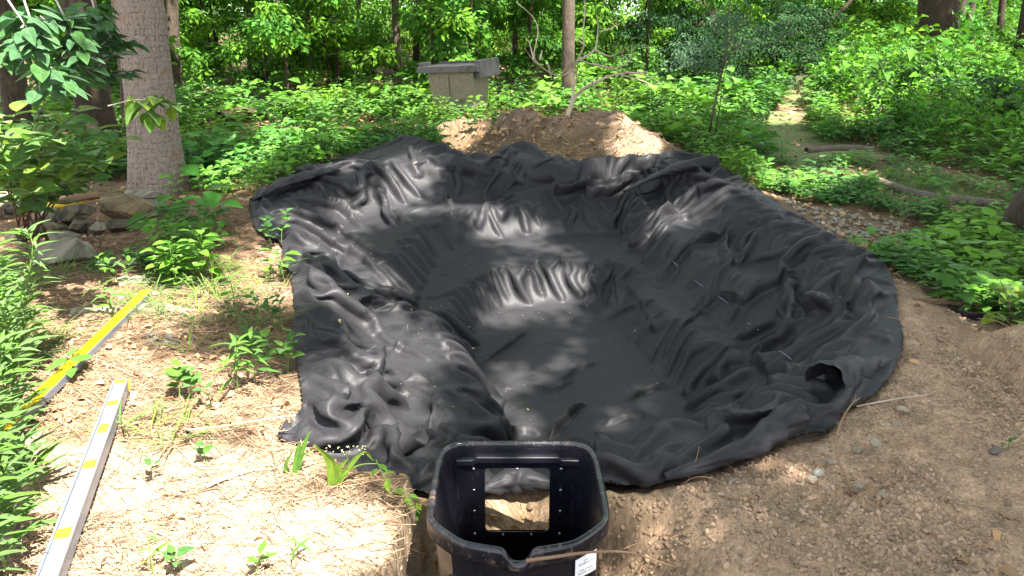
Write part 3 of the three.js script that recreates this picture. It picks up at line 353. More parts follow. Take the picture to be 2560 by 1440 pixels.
  for (const [x, z, ry] of [[.2, .2, .75], [-.2, .2, -.75]]) { const f = new THREE.Group(); const nut = mesh('pipe_fitting', merge([new THREE.CylinderGeometry(.036, .04, .03, 8).rotateX(Math.PI / 2), new THREE.TorusGeometry(.026, .008, 8, 24).translate(0, 0, .016), new THREE.CylinderGeometry(.02, .02, .02, 16).rotateX(Math.PI / 2).translate(0, 0, .008)]), M.plastic, T); nut.position.set(x * .985, TOP - .205, z * .985); nut.rotation.y = ry; }
}
const twigPts = (list) => list.map(([a, b, y]) => y === undefined ? G(a, b) : P(a, b, y));
function twig(pts, r, label, m = M.twig, branches = []) {
  const T = thing('twig', label, 'twig', pts[0].clone()); const loc = p => p.clone().sub(T.position);
  mesh('stem', tube(pts.map(loc), v => r * (1 - .6 * v), 6, 0, .5), m, T); for (const b of branches) mesh('side_shoot', tube(b.map(loc), v => r * .55 * (1 - .7 * v), 5), m, T); return T;
}
twig([P(1316, 1402, .165), P(1400, 1390, .17), P(1470, 1381, .16), P(1560, 1380, .12), P(1620, 1395, .04), P(1690, 1418, 0)], .0055, 'thin bare twig lying across the front of the black box', M.twig);
twig([G(2128, 1240), P(2122, 1205, .03), P(2095, 1150, .06), P(2090, 1100, .09), P(2105, 1050, .13), P(2130, 1010, .16), P(2150, 995, .17)], .006, 'curved reddish brown root twig standing up beside the liner curl', M.twig, [[P(2095, 1150, .06), P(2112, 1110, .08), P(2118, 1080, .1)], [P(2130, 1010, .16), P(2140, 995, .19), P(2139, 988, .2)]]);
twig([G(2140, 1022), G(2200, 1010), G(2260, 1000), G(2320, 992)].map(p => (p.y += .012, p)), .005, 'straight pale stick lying on the soil right of the liner curl', M.paleTwig, [[G(2315, 995), G(2350, 975), G(2370, 985)]]);
twig([P(470, 1075, .03), P(560, 1065, .04), P(650, 1050, .06), P(740, 1038, .09)], .005, 'long straight pale stick pointing at the near left liner corner', M.paleTwig);
twig([G(515, 1225), G(560, 1205), G(640, 1180)].map(p => (p.y += .014, p)), .009, 'short thick stick on the sunlit bank near the silver level', M.paleTwig);

// ---------------------------------------------------------------- levels and tools on the left
function beam(name, label, cat, a, b, w, h, build) { // a box beam from a (far) to b (near), lying on the ground
  const T = thing(name, label, cat, a.clone().lerp(b, .5)); const d = b.clone().sub(a); T.quaternion.setFromUnitVectors(V(0, 0, 1), d.clone().normalize()); build(T, d.length(), w, h); return T;
}
{
  const a = P(303, 955, .06), b = P(100, 1500, .06); // silver level with yellow marks
  beam('spirit_level', 'silver aluminium level with yellow vial blocks lying on the bank', 'level', a, b, .065, .05, (T, L) => {
    mesh('beam', new RoundedBoxGeometry(.062, .05, L, 3, .004), M.alu, T).position.y = -.02;
    for (const s of [-1, 1]) mesh('edge_flange', new RoundedBoxGeometry(.008, .012, L - .002, 2, .002), M.alu, T).position.set(s * .0285, .009, 0);
    const capM = mesh('end_cap', new RoundedBoxGeometry(.066, .054, .03, 2, .004), M.yellow, T); capM.position.set(0, -.018, -L / 2 + .008);
    for (const [t, w, l] of [[.155, .042, .036], [.31, .035, .062], [.5, .042, .05], [.79, .045, .05]]) { const v = mesh('vial_block', new RoundedBoxGeometry(w, .008, l, 2, .003), M.yellow, T); v.position.set(0, .0075, -L / 2 + L * t); const gl = mesh('vial', new THREE.CapsuleGeometry(.005, .02, 4, 8).rotateZ(Math.PI / 2), new THREE.MeshPhysicalMaterial({ color: lin(.5, .7, .02), roughness: .1 }), v); gl.position.y = .003; }
  });
}
{
  const a = P(368, 728, .045), b = P(-20, 1105, .05);
  const cvs = document.createElement('canvas'); cvs.width = 2048; cvs.height = 96; const c = cvs.getContext('2d'); c.fillStyle = '#f5c400'; c.fillRect(0, 0, 2048, 96); c.fillStyle = '#3a2a00'; c.strokeStyle = '#3a2a00'; c.font = 'bold 46px sans-serif'; c.textAlign = 'center';
  const NUM = [2, 3, 4, 5, 6, 7, 8, 9, 10, 11, 12, 13, 14, 15, 16, 17, 18, 19, 20, 21, 22, 23, 24, 25, 26, 27, 28, 29, 30, 31];
  for (let i = 0; i < 30; i++) { const x = 40 + i * 66; c.save(); c.translate(x, 34); c.rotate(Math.PI / 2); c.fillText(String(NUM[i]), 2, 16); c.restore(); for (let k = 0; k < 8; k++) { const tx = x + (k - 4) * 8.2; c.fillRect(tx, 96 - (k % 4 === 0 ? 40 : k % 2 ? 18 : 27), 2.4, 44); } }
  const t = new THREE.CanvasTexture(cvs); t.colorSpace = THREE.SRGBColorSpace; t.magFilter = THREE.LinearFilter;
  beam('measuring_staff', 'long yellow measuring staff with black numbers lying in the weeds', 'measuring staff', a, b, .06, .03, (T, L) => {
    mesh('beam', new RoundedBoxGeometry(.062, .04, L, 2, .004), M.alu, T).position.y = -.012;
    const g = new THREE.PlaneGeometry(.058, L - .004); g.rotateX(-Math.PI / 2); const u = g.attributes.uv, p = g.attributes.position; for (let i = 0; i < u.count; i++) u.setXY(i, p.getZ(i) / L + .5, .5 - p.getX(i) / .058);
    const m = mesh('scale_face', g, new THREE.MeshStandardMaterial({ map: t, roughness: .45 }), T); m.position.y = .0095;
  });
}
{ // yellow handled tool by the stones
  const a = P(14, 530, .16), b = P(145, 514, .14), T = thing('hand_tool', 'tool with yellow shaft and dark pipe end lying behind the stones', 'hand tool', a.clone()), l = p => p.clone().sub(a);
  mesh('pipe_end', tube([l(a), l(a.clone().lerp(b, .55))], .03, 14, 4), M.darkMetal, T); mesh('shaft', tube([l(a.clone().lerp(b, .5)), l(b), l(P(200, 500, .13))], .036, 12, 6), M.yellow, T);
  const p0 = P(125, 507, .24), p1 = P(245, 488, .24), S = thing('wooden_stake', 'pointed weathered wooden stake resting on the rocks', 'stake', p0.clone()), k = p1.clone().sub(p0);
  mesh('shaft', tube([V(0, 0, 0), k.clone().multiplyScalar(.25), k.clone().multiplyScalar(.6), k], v => .012 + .02 * sst(0, .35, v), 8, 12, .3), M.wood, S);
}

// ---------------------------------------------------------------- stones
function rock(n, sx, sy, sz, cuts = 15, det = 4) {
  seed = 1000 + n * 77; let g = new THREE.IcosahedronGeometry(1, det * 3); g = mergeVertices((g.deleteAttribute('normal'), g.deleteAttribute('uv'), g)); const p = g.attributes.position, pl = []; for (let i = 0; i < cuts; i++) pl.push([V(rr(-1, 1), rr(-1, 1), rr(-1, 1)).normalize(), rr(.42, .78)]);
  const uv = []; for (let i = 0; i < p.count; i++) { const v = V().fromBufferAttribute(p, i), o = v.clone(); for (const [q, d] of pl) { const k = v.dot(q); if (k > d) v.addScaledVector(q, (d - k) * .97); } v.multiplyScalar(1 + .12 * (fbm(o.x * 2 + n, o.y * 4 + o.z * 2, 4) - .5) + .05 * (ridged(o.x * 3 + n, o.y * 7 + o.z, 3) - .5)); p.setXYZ(i, v.x * sx, v.y * sy, v.z * sz); uv.push((o.x + o.z * .4) * sx * 1.6 + n * .37, (o.y + o.z * .6) * sy * 1.6 + n * .2); }
  g.setAttribute('uv', new THREE.Float32BufferAttribute(uv, 2)); g.computeVertexNormals(); return g;
}
let rk = 0;
function stone(px, py, y, sx, sy, sz, rot, m, label) { rk++; const g = rock(rk, sx, sy, sz); const p = P(px, py, y); const o = mesh('stone', g, m, scene); o.position.copy(p); o.rotation.set(...rot); tag(o, label, 'stone'); return o; }
stone(308, 512, .16, .36, .08, .2, [.75, .2, -.45], M.stoneBrown, 'large brown slab of rock tilted against the others below the trunk');
stone(372, 486, .17, .24, .05, .12, [.1, .1, -.1], M.stone, 'flat pale greenish slab at the foot of the grey trunk');
stone(386, 515, .08, .11, .1, .1, [.2, .5, .1], M.stone, 'small grey stone wedged under the pale slab');
stone(188, 535, .13, .2, .14, .15, [.1, .3, 0], M.stoneDark, 'mossy dark blocky rock behind the yellow tool end');
stone(198, 566, .07, .125, .09, .11, [.2, -.4, .1], M.stoneDark, 'squat mossy rock in front of the dark blocky rock');
stone(247, 570, .05, .085, .075, .08, [.3, .4, .2], M.stone, 'small pale speckled stone between two dark rocks');
stone(296, 564, .06, .13, .08, .1, [.2, 0, -.3], M.stoneDark, 'rounded dark stone under the big brown slab');
stone(180, 630, .07, .27, .07, .2, [.25, .15, 0], M.stone, 'broad flat tan and grey boulder nearest the tall weed');
stone(155, 590, .09, .2, .06, .13, [.1, -.3, .05], M.stone, 'grey layered stone behind the broad flat boulder');
stone(110, 570, .06, .2, .08, .16, [.1, .6, 0], M.stoneDark, 'dark low rock left of the grey layered stone');
stone(95, 625, .06, .13, .1, .14, [0, .5, .2], M.stoneBrown, 'reddish rock left of the broad flat boulder');
stone(20, 510, .12, .28, .16, .2, [.2, .1, .1], M.stone, 'big sunlit pale rock at the left edge behind the dark pipe');
stone(120, 540, .1, .16, .1, .14, [.1, .7, .1], M.stone, 'sunlit pale rock under the yellow shaft');
stone(60, 585, .05, .16, .1, .13, [.1, 0, .2], M.stoneDark, 'shaded brown rock near the thin dark stem');
stone(250, 662, .02, .14, .03, .09, [.05, .3, 0], M.stone, 'thin grey flagstone right of the broad flat boulder');
stone(350, 655, .02, .2, .025, .1, [0, .2, 0], M.stone, 'thin pale flagstone half covered by green leaves');
stone(330, 700, .02, .17, .035, .1, [0, -.2, 0], M.stone, 'grey flagstone above the far end of the yellow staff');
stone(385, 772, .01, .3, .03, .13, [0, .1, 0], M.stone, 'long grey flagstone under the far end of the yellow staff');
stone(240, 780, .01, .25, .025, .12, [0, .25, 0], M.stone, 'pale flagstone among the weeds left of the yellow staff');
const pebG = [1, 2, 3, 4].map(i => rock(200 + i, 1, .62, .8, 3, 1));
const pebM = [[.42, .38, .33], [.3, .28, .26], [.5, .45, .38], [.2, .19, .19], [.36, .27, .2], [.34, .36, .38]].map(c => new THREE.MeshStandardMaterial({ color: lin(...c.map(v => v * 1.7)), roughness: .75, map: stoneMap }));
seed = 77;
function pebble(parent, p, r, k) { const o = mesh('pebble', pebG[k % 4], pebM[(rnd() * 6) | 0], parent); o.position.copy(p); o.scale.set(r, r, r); o.rotation.set(rr(-.3, .3), rr(0, 6), rr(-.3, .3)); return o; }
{
  const T = thing('gravel_bed', 'strip of rounded river pebbles along the right rim of the liner', 'gravel'); T.userData.kind = undefined; delete T.userData.kind;
  let n = 0; for (let t = 0; n < 290 && t < 6000; t++) { const px = rr(1940, 2270), py = rr(505, 635); const p = P(px, py); if (sdPoly(Z.gravel, p.x, p.z) < -.04 || sdPoly(OUT, p.x, p.z) > -.0) continue; p.y = ground(p.x, p.z) + rr(0, .02); pebble(T, p, rr(.013, .028), n++); }
  const K = thing('gravel_patch', 'small scatter of pale pebbles on the litter left of the liner', 'gravel'); n = 0; for (const [cx, cy, sx, sy, q] of [[680, 640, 40, 30, 46], [420, 850, 60, 18, 24], [700, 700, 30, 40, 16], [930, 375, 60, 14, 0]]) for (let i = 0; i < q; i++) { const p = G(cx + rr(-sx, sx), cy + rr(-sy, sy)); if (sdPoly(OUT, p.x, p.z) > -.02) continue; p.y += .005; pebble(K, p, rr(.012, .026), n++); }
  const L = [[2255, 1030, .03, 'rounded pale pebble by the straight stick'], [2190, 1112, .026, 'pale pebble right of the root twig'], [2142, 1130, .024, 'grey pebble close right of the root twig'], [2078, 1158, .022, 'orange pebble left of the root twig'], [2045, 1188, .024, 'grey pebble left of the orange one'], [2030, 1200, .02, 'brown pebble nearest the near liner edge'], [2145, 1220, .022, 'dark grey pebble near the broken end of the root twig'], [2200, 1238, .026, 'flat grey pebble right of the dark one'], [1830, 1205, .02, 'blue grey pebble below the near liner edge'], [2240, 1062, .02, 'small pebble below the rounded pale one'], [2520, 1290, .035, 'rough lump at the right edge of the soil'], [2485, 1130, .03, 'pale stone by the seedling at the right edge'], [428, 1320, .022, 'white flat pebble on the sunlit bank'], [478, 1316, .022, 'white round pebble on the sunlit bank'], [395, 1245, .016, 'small pebble on the sunlit bank near the level'], [540, 1018, .024, 'pale stone in the straw beside the silver level'], [1110, 1395, .02, 'pebble in the trench by the box'], [1325, 1268, .022, 'flat brown pebble seen through the box opening']];
  L.forEach(([x, y, r, l], i) => { const p = G(x, y); p.y += r * .3; const o = pebble(scene, p, r, i); o.name = numbered('pebble'); tag(o, l, 'pebble'); });
}

// ---------------------------------------------------------------- leaves
function leafG(len, wid, { seg = 4, fold = .25, droop = .3, curve = .9, tip = 1, ser = 0, stalk = .12 } = {}) { // lies along +z, top is +y
  const pos = [], idx = [], uv = [];
  for (let i = 0; i <= seg; i++) { const t = i / seg, w = wid * .5 * Math.pow(Math.sin(Math.PI * Math.pow(t, .72 / curve) * .97 + .03), tip) * (1 + ser * (i % 2 ? 1 : -1)) * (i === seg ? .05 : 1), z = len * (stalk + t), y = -droop * len * t * t, e = w * fold * 2; pos.push(-w, y + e, z, 0, y, z, w, y + e, z); uv.push(0, t, .5, t, 1, t); if (i) { const a = (i - 1) * 3, b = i * 3; idx.push(a, b, a + 1, a + 1, b, b + 1, a + 1, b + 1, a + 2, a + 2, b + 1, b + 2); } }
  if (stalk > .02) { const k = pos.length / 3; pos.push(-.004, 0, 0, .004, 0, 0); uv.push(.4, 0, .6, 0); idx.push(k, 1, k + 1); }
  const g = new THREE.BufferGeometry(); g.setAttribute('position', new THREE.Float32BufferAttribute(pos, 3)); g.setAttribute('uv', new THREE.Float32BufferAttribute(uv, 2)); g.setIndex(idx); g.computeVertexNormals(); return g;
}
function mapleG(r) { const s = []; for (const [a, q] of [[-2.5, .35], [-1.9, .75], [-1.55, .45], [-1.1, .95], [-.75, .6], [-.55, .72], [-.38, .48], [0, 1.15], [.38, .48], [.55, .72], [.75, .6], [1.1, .95], [1.55, .45], [1.9, .75], [2.5, .35]]) s.push([Math.sin(a) * q * r, Math.cos(a) * q * r]); const pos = [0, 0, r * .3], idx = [], uv = [.5, .5]; for (const [x, z] of s) { pos.push(x, -.25 * (x * x + z * z) / r + .05 * Math.abs(x), z + r * .3); uv.push(x, z); } for (let i = 1; i < s.length; i++) idx.push(0, i, i + 1); idx.push(0, s.length, 1); const g = new THREE.BufferGeometry(); g.setAttribute('position', new THREE.Float32BufferAttribute(pos, 3)); g.setAttribute('uv', new THREE.Float32BufferAttribute(uv, 2)); g.setIndex(idx); g.computeVertexNormals(); return g; }
const LG = { ovate: [leafG(1, .5, { seg: 9, fold: .12, droop: .22 }), leafG(1, .44, { seg: 9, fold: .2, droop: .35, curve: .85 }), leafG(1, .54, { seg: 9, fold: .08, droop: .12, curve: .82 })], broad: [leafG(1, .68, { seg: 10, fold: .12, droop: .3, curve: .95 }), leafG(1, .62, { seg: 10, fold: .16, droop: .2, curve: .85, ser: .025 })], lance: [leafG(1, .2, { seg: 5, fold: .3, droop: .35, stalk: .02 }), leafG(1, .17, { seg: 5, fold: .2, droop: .6, stalk: .02 })], heart: [leafG(1, .85, { seg: 6, fold: .12, droop: .3, curve: 1.35 })], maple: [mapleG(.5)] };
const dirQ = (dir, roll = 0, upv = V(0, 1, 0)) => { const z = dir.clone().normalize(), x = upv.clone().cross(z); if (x.lengthSq() < 1e-5) x.set(1, 0, 0); x.normalize(); const y = z.clone().cross(x); const q = new THREE.Quaternion().setFromRotationMatrix(new THREE.Matrix4().makeBasis(x, y, z)); return q.multiply(new THREE.Quaternion().setFromAxisAngle(V(0, 0, 1), roll)); };
const mat4 = (p, q, s) => new THREE.Matrix4().compose(p, q, typeof s === 'number' ? V(s, s, s) : s);
function leafAt(parent, g, m, p, dir, s, rl = rr(-.5, .5), name = 'leaf') { const o = mesh(name, g, m, parent); o.position.copy(p); o.quaternion.copy(dirQ(dir, rl)); o.scale.setScalar(s); return o; }
const pick = a => a[(rnd() * a.length) | 0];
// a sapling, shrub or herb of single leaves: stems given as point lists in world space
function leafy(name, label, cat, stems, { leaves, size = .1, kind = 'ovate', mats = [GL[0]], r = .004, stemM = M.stemBrown, whorl = 0, from = .2, flat = .35, group } = {}) {
  const T = thing(name, label, cat, stems[0][0].clone(), group);
  for (const st of stems) {
    const loc = st.map(p => p.clone().sub(T.position)), c = new THREE.CatmullRomCurve3(loc); mesh('stem', tube(loc, v => r * (1.1 - .7 * v), 5, 0), stemM, T);
    let side = rr(0, 6); for (let i = 0; i < leaves; i++) { const v = from + (1 - from) * Math.pow((i + .5) / leaves, .85), p = c.getPointAt(v), t = c.getTangentAt(v); side += 2.4 + rr(-.4, .4); const d = V(Math.cos(side), flat + rr(-.3, .25), Math.sin(side)).addScaledVector(t, .5); for (let w = 0; w <= whorl; w++) { const q = w ? V(Math.cos(side + w * 6.28 / (whorl + 1)), flat + rr(-.25, .2), Math.sin(side + w * 6.28 / (whorl + 1))) : d; leafAt(T, pick(LG[kind]), pick(mats), p, q, size * rr(.7, 1.2) * (1 - .3 * v * (whorl ? 0 : 1))); } }
  }
  return T;
}
// ---------------------------------------------------------------- the trees
function trunkG(base, top, r0, r1, { flare = .35, bumps = .03, crack = .04, freq = 3, vfreq = 3, segs = 70, sides = 40 } = {}) {
  const ax = top.clone().sub(base), L = ax.length(), bend = V(rr(-1, 1), 0, rr(-1, 1)).multiplyScalar(L * .012), ph = rnd() * 99;
  return gridGeo(sides, segs, (u, v) => { const t = Math.pow(v, 1.35), a = u * Math.PI * 2, y = t * L, r = lerp(r0, r1, t) * (1 + flare * Math.exp(-y / (r0 * 1.6)) * (1 + .5 * Math.sin(a * 4 + ph))) * (1 + bumps * 2 * (fbm(Math.cos(a) * freq + ph, Math.sin(a) * freq + y * vfreq, 4) - .5)) * (1 - crack * Math.pow(ridged(Math.cos(a) * 5 + ph + 7 + .5 * fbm(y * 3, a, 2), Math.sin(a) * 5 + y * 2.2, 2), 3)); const k = Math.sin(t * 7 + ph) ; return [base.x + ax.x * t + bend.x * k + Math.cos(a) * r, base.y - .1 + ax.y * t, base.z + ax.z * t + bend.z * k - Math.sin(a) * r, u * Math.PI * 2 * r0 * 1.3, y * 1.3]; }, true);
}
// spray of five leaves, used wherever leaves are too many to pick out singly
function sprayG(len, n = 5, kind = 3) { const l = []; for (let i = 0; i < n; i++) { const g = leafG(len, len * .55, { seg: 2, fold: .15, droop: .25, stalk: .1 }); const m = mat4(V((i % 2 ? 1 : -1) * len * .1, 0, i * len * .42), dirQ(V((i === n - 1 ? 0 : i % 2 ? 1 : -1) * 1.1, rr(-.3, .2), .8), rr(-.5, .5)), rr(.8, 1.1)); g.applyMatrix4(m); l.push(g); } return merge(l); }
seed = 4242;
const SPR = [sprayG(.11), sprayG(.1), sprayG(.12)];
const leafTint = (k = rnd()) => { const b = rr(.5, 1.3); return lin((.05 + .075 * k) * b, (.185 + .095 * k) * b, (.018 - .009 * k) * b); };
function crown(name, parent, blobs, n, g = pick(SPR), s0 = .8, s1 = 1.4, tint = leafTint) { // blobs: [centre, rx, ry, rz] relative to parent; leaves gather in clumps
  const mats = [], cols = []; let tot = 0; const ws = blobs.map(b => tot += b[1] * b[2] * b[3]);
  while (mats.length < n) { const u = rnd() * tot, b = blobs[ws.findIndex(w => w >= u)]; const cl = V(rr(-1, 1), rr(-1, 1), rr(-1, 1)); if (cl.lengthSq() > 1) continue; const ccol = rnd(), m = 10 + rnd() * 18, cr = rr(.12, .3); for (let i = 0; i < m && mats.length < n; i++) { const p = V(b[0].x + cl.x * b[1] + rr(-1, 1) * cr, b[0].y + cl.y * b[2] + rr(-.6, .6) * cr * .6, b[0].z + cl.z * b[3] + rr(-1, 1) * cr); const a = rr(0, 6.28); mats.push(mat4(p, dirQ(V(Math.cos(a), rr(-1.1, .2), Math.sin(a)), rr(-.9, .9)), rr(s0, s1))); cols.push(tint(clamp(ccol + rr(-.2, .2)))); } }
  return inst(name, g, leafWhite, mats, cols, parent);
}
function limbs(T, top, n, r, len, m) { for (let i = 0; i < n; i++) { const a = i * 2.4 + rr(-.4, .4), h = top.y * rr(.35, .95), p = V(top.x * h / top.y, h, top.z * h / top.y), e = p.clone().add(V(Math.cos(a) * len * rr(.6, 1.1), len * rr(.3, .8), Math.sin(a) * len * rr(.6, 1.1))); mesh('branch', tube([p, p.clone().lerp(e, .5).add(V(0, len * .12, 0)), e], v => r * (1 - .75 * v), 7), m, T); } }
function tree(name, label, px, py, topPx, wpx, { m = M.barkDark, H = 9, dist, flare = .35, bumps = .03, freq = 3, vfreq = 3, crack = .06, crownN = 260, sides = 28, segs = 60, group } = {}) {
  let p = dist ? at(px, py, dist) : G(px, py); if (dist) p.y = ground(p.x, p.z); const d = Math.hypot(p.x, p.z), depth = -p.z * cp + (EYE - p.y) * sp, r = wpx / F * depth / 2, q = at(topPx, 0, d); const lean = (q.x - p.x) / (q.y - p.y + 1e-3);
  const T = thing(name, label, 'tree', p, group), top = V(lean * H, H, rr(-.2, .2)); mesh('trunk', trunkG(V(0, 0, 0), top, r * 1.04, r * .55, { flare, bumps, freq, vfreq, sides, segs, crack }), m, T);
  limbs(T, top, 5, r * .35, H * .22, m); if (crownN) crown('crown', T, [[V(top.x, H * .9, 0), H * .26, H * .2, H * .26]], crownN, SPR[0], 2, 3.2); return T;
}
const big = tree('tree', 'thick pale barked tree trunk on the left above the stones', 402, 478, 343, 112, { m: M.bark, H: 8, flare: .3, bumps: .035, crack: .05, freq: 4, vfreq: 5, sides: 220, segs: 560, crownN: 300 });
seed = 99;
tree('tree', 'slim dark trunk just right of the thick pale trunk', 445, 245, 425, 30, { m: M.barkGrey });
tree('tree', 'dark broad trunk hidden behind the left shrub', 230, 250, 200, 78, { dist: 12 });
tree('tree', 'dark trunk at the far left behind hanging leaves', 20, 260, 10, 60, { dist: 11 });
tree('tree', 'thin brown trunk touching the left side of the thick pale trunk', 295, 240, 278, 22, { m: M.barkGrey, dist: 12.5 });
tree('tree', 'mottled trunk half hidden by leaves in the left background', 640, 210, 652, 36, { dist: 19 });
tree('tree', 'straight slim trunk left of the tilted bin', 1001, 232, 998, 19, { m: M.barkGrey });
tree('tree', 'short dark trunk between the slim trunk and the bin', 1043, 190, 1040, 16, { dist: 20 });
tree('tree', 'straight grey trunk right of the bin behind the bare branches', 1424, 275, 1424, 32, { m: M.barkGrey, flare: .2 });
tree('tree', 'dark thin trunk in the wood behind the bare shrub', 1290, 165, 1288, 14, { dist: 21 });
tree('tree', 'pale lit trunk right of centre with dark bush at its foot', 1748, 165, 1745, 32, { m: M.barkGrey, dist: 19 });
tree('tree', 'dark trunk beside the pale lit trunk', 1778, 170, 1776, 24, { dist: 21 });
tree('tree', 'massive old trunk at the top right above the path', 2335, 112, 2338, 88, { dist: 21, bumps: .05, freq: 3, sides: 60, segs: 90, flare: .25 });
tree('tree', 'leaning grey trunk right of the massive trunk', 2385, 90, 2410, 24, { m: M.barkGrey, dist: 24 });
tree('tree', 'second slimmer leaning trunk right of the massive trunk', 2410, 95, 2432, 16, { m: M.barkGrey, dist: 23 });
tree('tree', 'thin dark upright trunk near the right edge', 2492, 115, 2508, 16, { dist: 22 });
tree('tree', 'pale crooked trunk between the thin dark trunks at the right', 2480, 80, 2462, 20, { m: M.barkGrey, dist: 26 });
tree('tree', 'dark trunk cut by the right edge of the picture', 2560, 130, 2575, 40, { dist: 20 });
tree('tree', 'thin trunk in the gap above the dark fallen log', 795, 195, 797, 12, { dist: 22 });
tree('tree', 'wispy dark trunk left of centre deep in the wood', 712, 190, 716, 9, { dist: 23 });
tree('tree', 'thin trunk near the pale patch of leaves deep in the wood', 1165, 170, 1165, 9, { dist: 25 });
tree('tree', 'faint slender trunk left of the slim straight trunk', 900, 185, 897, 12, { m: M.barkGrey, dist: 25 });
{ const p = at(2010, 125, 20), q = at(2130, 0, 20.5), T = thing('leaning_stem', 'thin dark stem leaning to the right over the path', 'tree', V(p.x, ground(p.x, p.z), p.z)); mesh('trunk', tube([V(0, 0, 0), p.clone().sub(T.position).add(V(.2, .3, 0)), q.clone().sub(T.position), q.clone().sub(T.position).add(V(.7, 1, 0))], v => .06 - .03 * v, 8), M.barkDark, T); }
// understorey saplings in the depth of the wood
seed = 515;
{
  const G1 = 'leafy saplings of the understorey';
  for (let i = 0; i < 92; i++) {
    const z = i < 4 ? -22 - i : -(i % 4 ? rr(16.5, 32) : rr(14, 17)), x = i < 4 ? -z * (.12 + .05 * i) : rr(-1, 1) * -z * .78, y = ground(x, z); if (z > -22 && x > 4 && x < 9.5) continue; if (z > -19 && x > 9) continue; if (z > -16.5 && (x > 1 || x < -11)) continue;
    const T = thing('sapling', i % 2 ? 'slender leafy sapling among others deep in the wood' : 'bushy young tree among others deep in the wood', 'sapling', V(x, y, z), i % 2 ? G1 : 'bushy young trees of the understorey'), h = rr(3, 5.5);
    mesh('trunk', tube([V(0, -.05, 0), V(rr(-.1, .1), h * .4, rr(-.1, .1)), V(rr(-.3, .3), h * .75, rr(-.3, .3)), V(rr(-.5, .5), h, rr(-.5, .5))], v => .035 - .022 * v, 7), M.barkDark, T);
    const bl = []; for (let k = 0; k < 6; k++) { const a = rr(0, 6.28), q = rr(.2, 1.1); bl.push([V(Math.cos(a) * q, h * rr(.1, .95), Math.sin(a) * q), rr(.4, .9), rr(.2, .45), rr(.4, .9)]); }
    crown('crown', T, bl, 760, pick(SPR), .8, 1.6);
  }
}
{ // far wood, one mass of leaves
  const mats = [], cols = []; seed = 88; while (mats.length < 60000) { const z = -rr(26, 52), x = rr(-1, 1) * -z * .85, y = ground(x, z, false) + Math.pow(rnd(), 1.4) * 5; if (vn(x * .5, y * .9 + z * .2) < .36) continue; const a = rr(0, 6.28), ck = vn(x * .4, z * .4); mats.push(mat4(V(x, y, z), dirQ(V(Math.cos(a), rr(-1.2, .2), Math.sin(a)), rr(-1, 1)), rr(1.3, 2.4))); cols.push(leafTint(clamp(ck + rr(-.1, .4)))); }
  inst('far_wood', SPR[1], leafWhite, mats, cols, scene, 'green leaves of the far wood');
}
// ---------------------------------------------------------------- canopy of the tall trees outside the frame, whose gaps let the sun through
Z.mound = poly([[1090, 330, .15], [1180, 295, .2], [1300, 280, .25], [1560, 280, .3], [1640, 330, .2], [1740, 390, .15], [1400, 430, .15], [1160, 420, .15]]); const LIT = []; const KX = SUN.x / SUN.y, KZ = SUN.z / SUN.y;
function lit(px, py, rx, ry, y = 0, at3) { const p = at3 || P(px, py, y), a = P(px + rx, py, y), b = P(px, py - ry, y), c = P(px, py + ry, y); LIT.push([p.x - KX * p.y, p.z - KZ * p.y, at3 ? rx : Math.abs(a.x - p.x), at3 ? ry : Math.abs(b.z - c.z) / 2]); }
for (const q of [[700, 640, 80, 40], [600, 720, 110, 18], [380, 765, 70, 22], [60, 520, 70, 40], [640, 430, 60, 50], [750, 375, 100, 32], [840, 420, 50, 14, .15], [1010, 425, 55, 42, .2], [900, 505, 60, 10, .05], [720, 545, 40, 22, .1], [1280, 632, 42, 10, -.5], [1425, 690, 34, 18, -.6], [1330, 775, 80, 20, -.72], [1240, 800, 60, 14, -.72], [900, 640, 50, 14, -.1], [1040, 900, 80, 30, -.3], [960, 800, 80, 24, -.2], [1110, 850, 50, 20, -.3], [1050, 1010, 80, 24, -.3], [1300, 920, 70, 20, -.72], [1260, 1010, 50, 14, -.72], [1560, 1040, 80, 12, -.72], [1600, 960, 40, 12, -.72], [860, 900, 34, 44], [790, 970, 26, 40], [780, 740, 30, 20], [1640, 560, 22, 22, -.2], [1720, 530, 26, 22, -.1], [1880, 470, 26, 12, .1], [1985, 460, 110, 30], [2130, 440, 60, 26], [1980, 270, 40, 12], [2000, 297, 40, 9], [1580, 362, 70, 34, .2], [1150, 322, 60, 20, .2], [1290, 1265, 90, 22, -.4], [1690, 1285, 55, 36], [1560, 1420, 60, 18], [2255, 1140, 32, 12], [2510, 740, 70, 56, .15], [1940, 1120, 34, 16, .05], [1130, 200, 40, 10, .8], [560, 480, 60, 20], [1500, 500, 60, 10, -.2], [1180, 560, 40, 10, -.25], [880, 1120, 120, 30, -.1], [1100, 1240, 40, 60, .1], [1290, 1140, 60, 24, .1], [480, 330, 60, 20], [620, 230, 60, 10], [2100, 330, 60, 14], [2330, 250, 60, 14], [1560, 220, 60, 14], [480, 330, 30, 10]]) lit(...q);
{ const c = at(110, 330, 4.6); LIT.push([c.x - KX * c.y, c.z - KZ * c.y, .75, .5]); }
const SUNNY = poly([[-900, 520], [60, 590], [200, 690], [360, 800], [450, 840], [640, 855], [735, 900], [745, 1000], [690, 1085], [900, 1180], [1060, 1240], [1075, 1440], [1050, 1800], [-2000, 1800]]), HALF = poly([[420, 560], [700, 560], [760, 700], [900, 760], [1180, 900], [1200, 1090], [800, 1120], [400, 800]]);
SUNNY.push([-9, 2]); const DAP = poly([[760, 560, -.2], [1000, 470, -.2], [1350, 500, -.3], [1560, 640, -.4], [1640, 900, -.5], [1620, 1060, -.5], [1200, 1080, -.4], [820, 1080, 0]]);
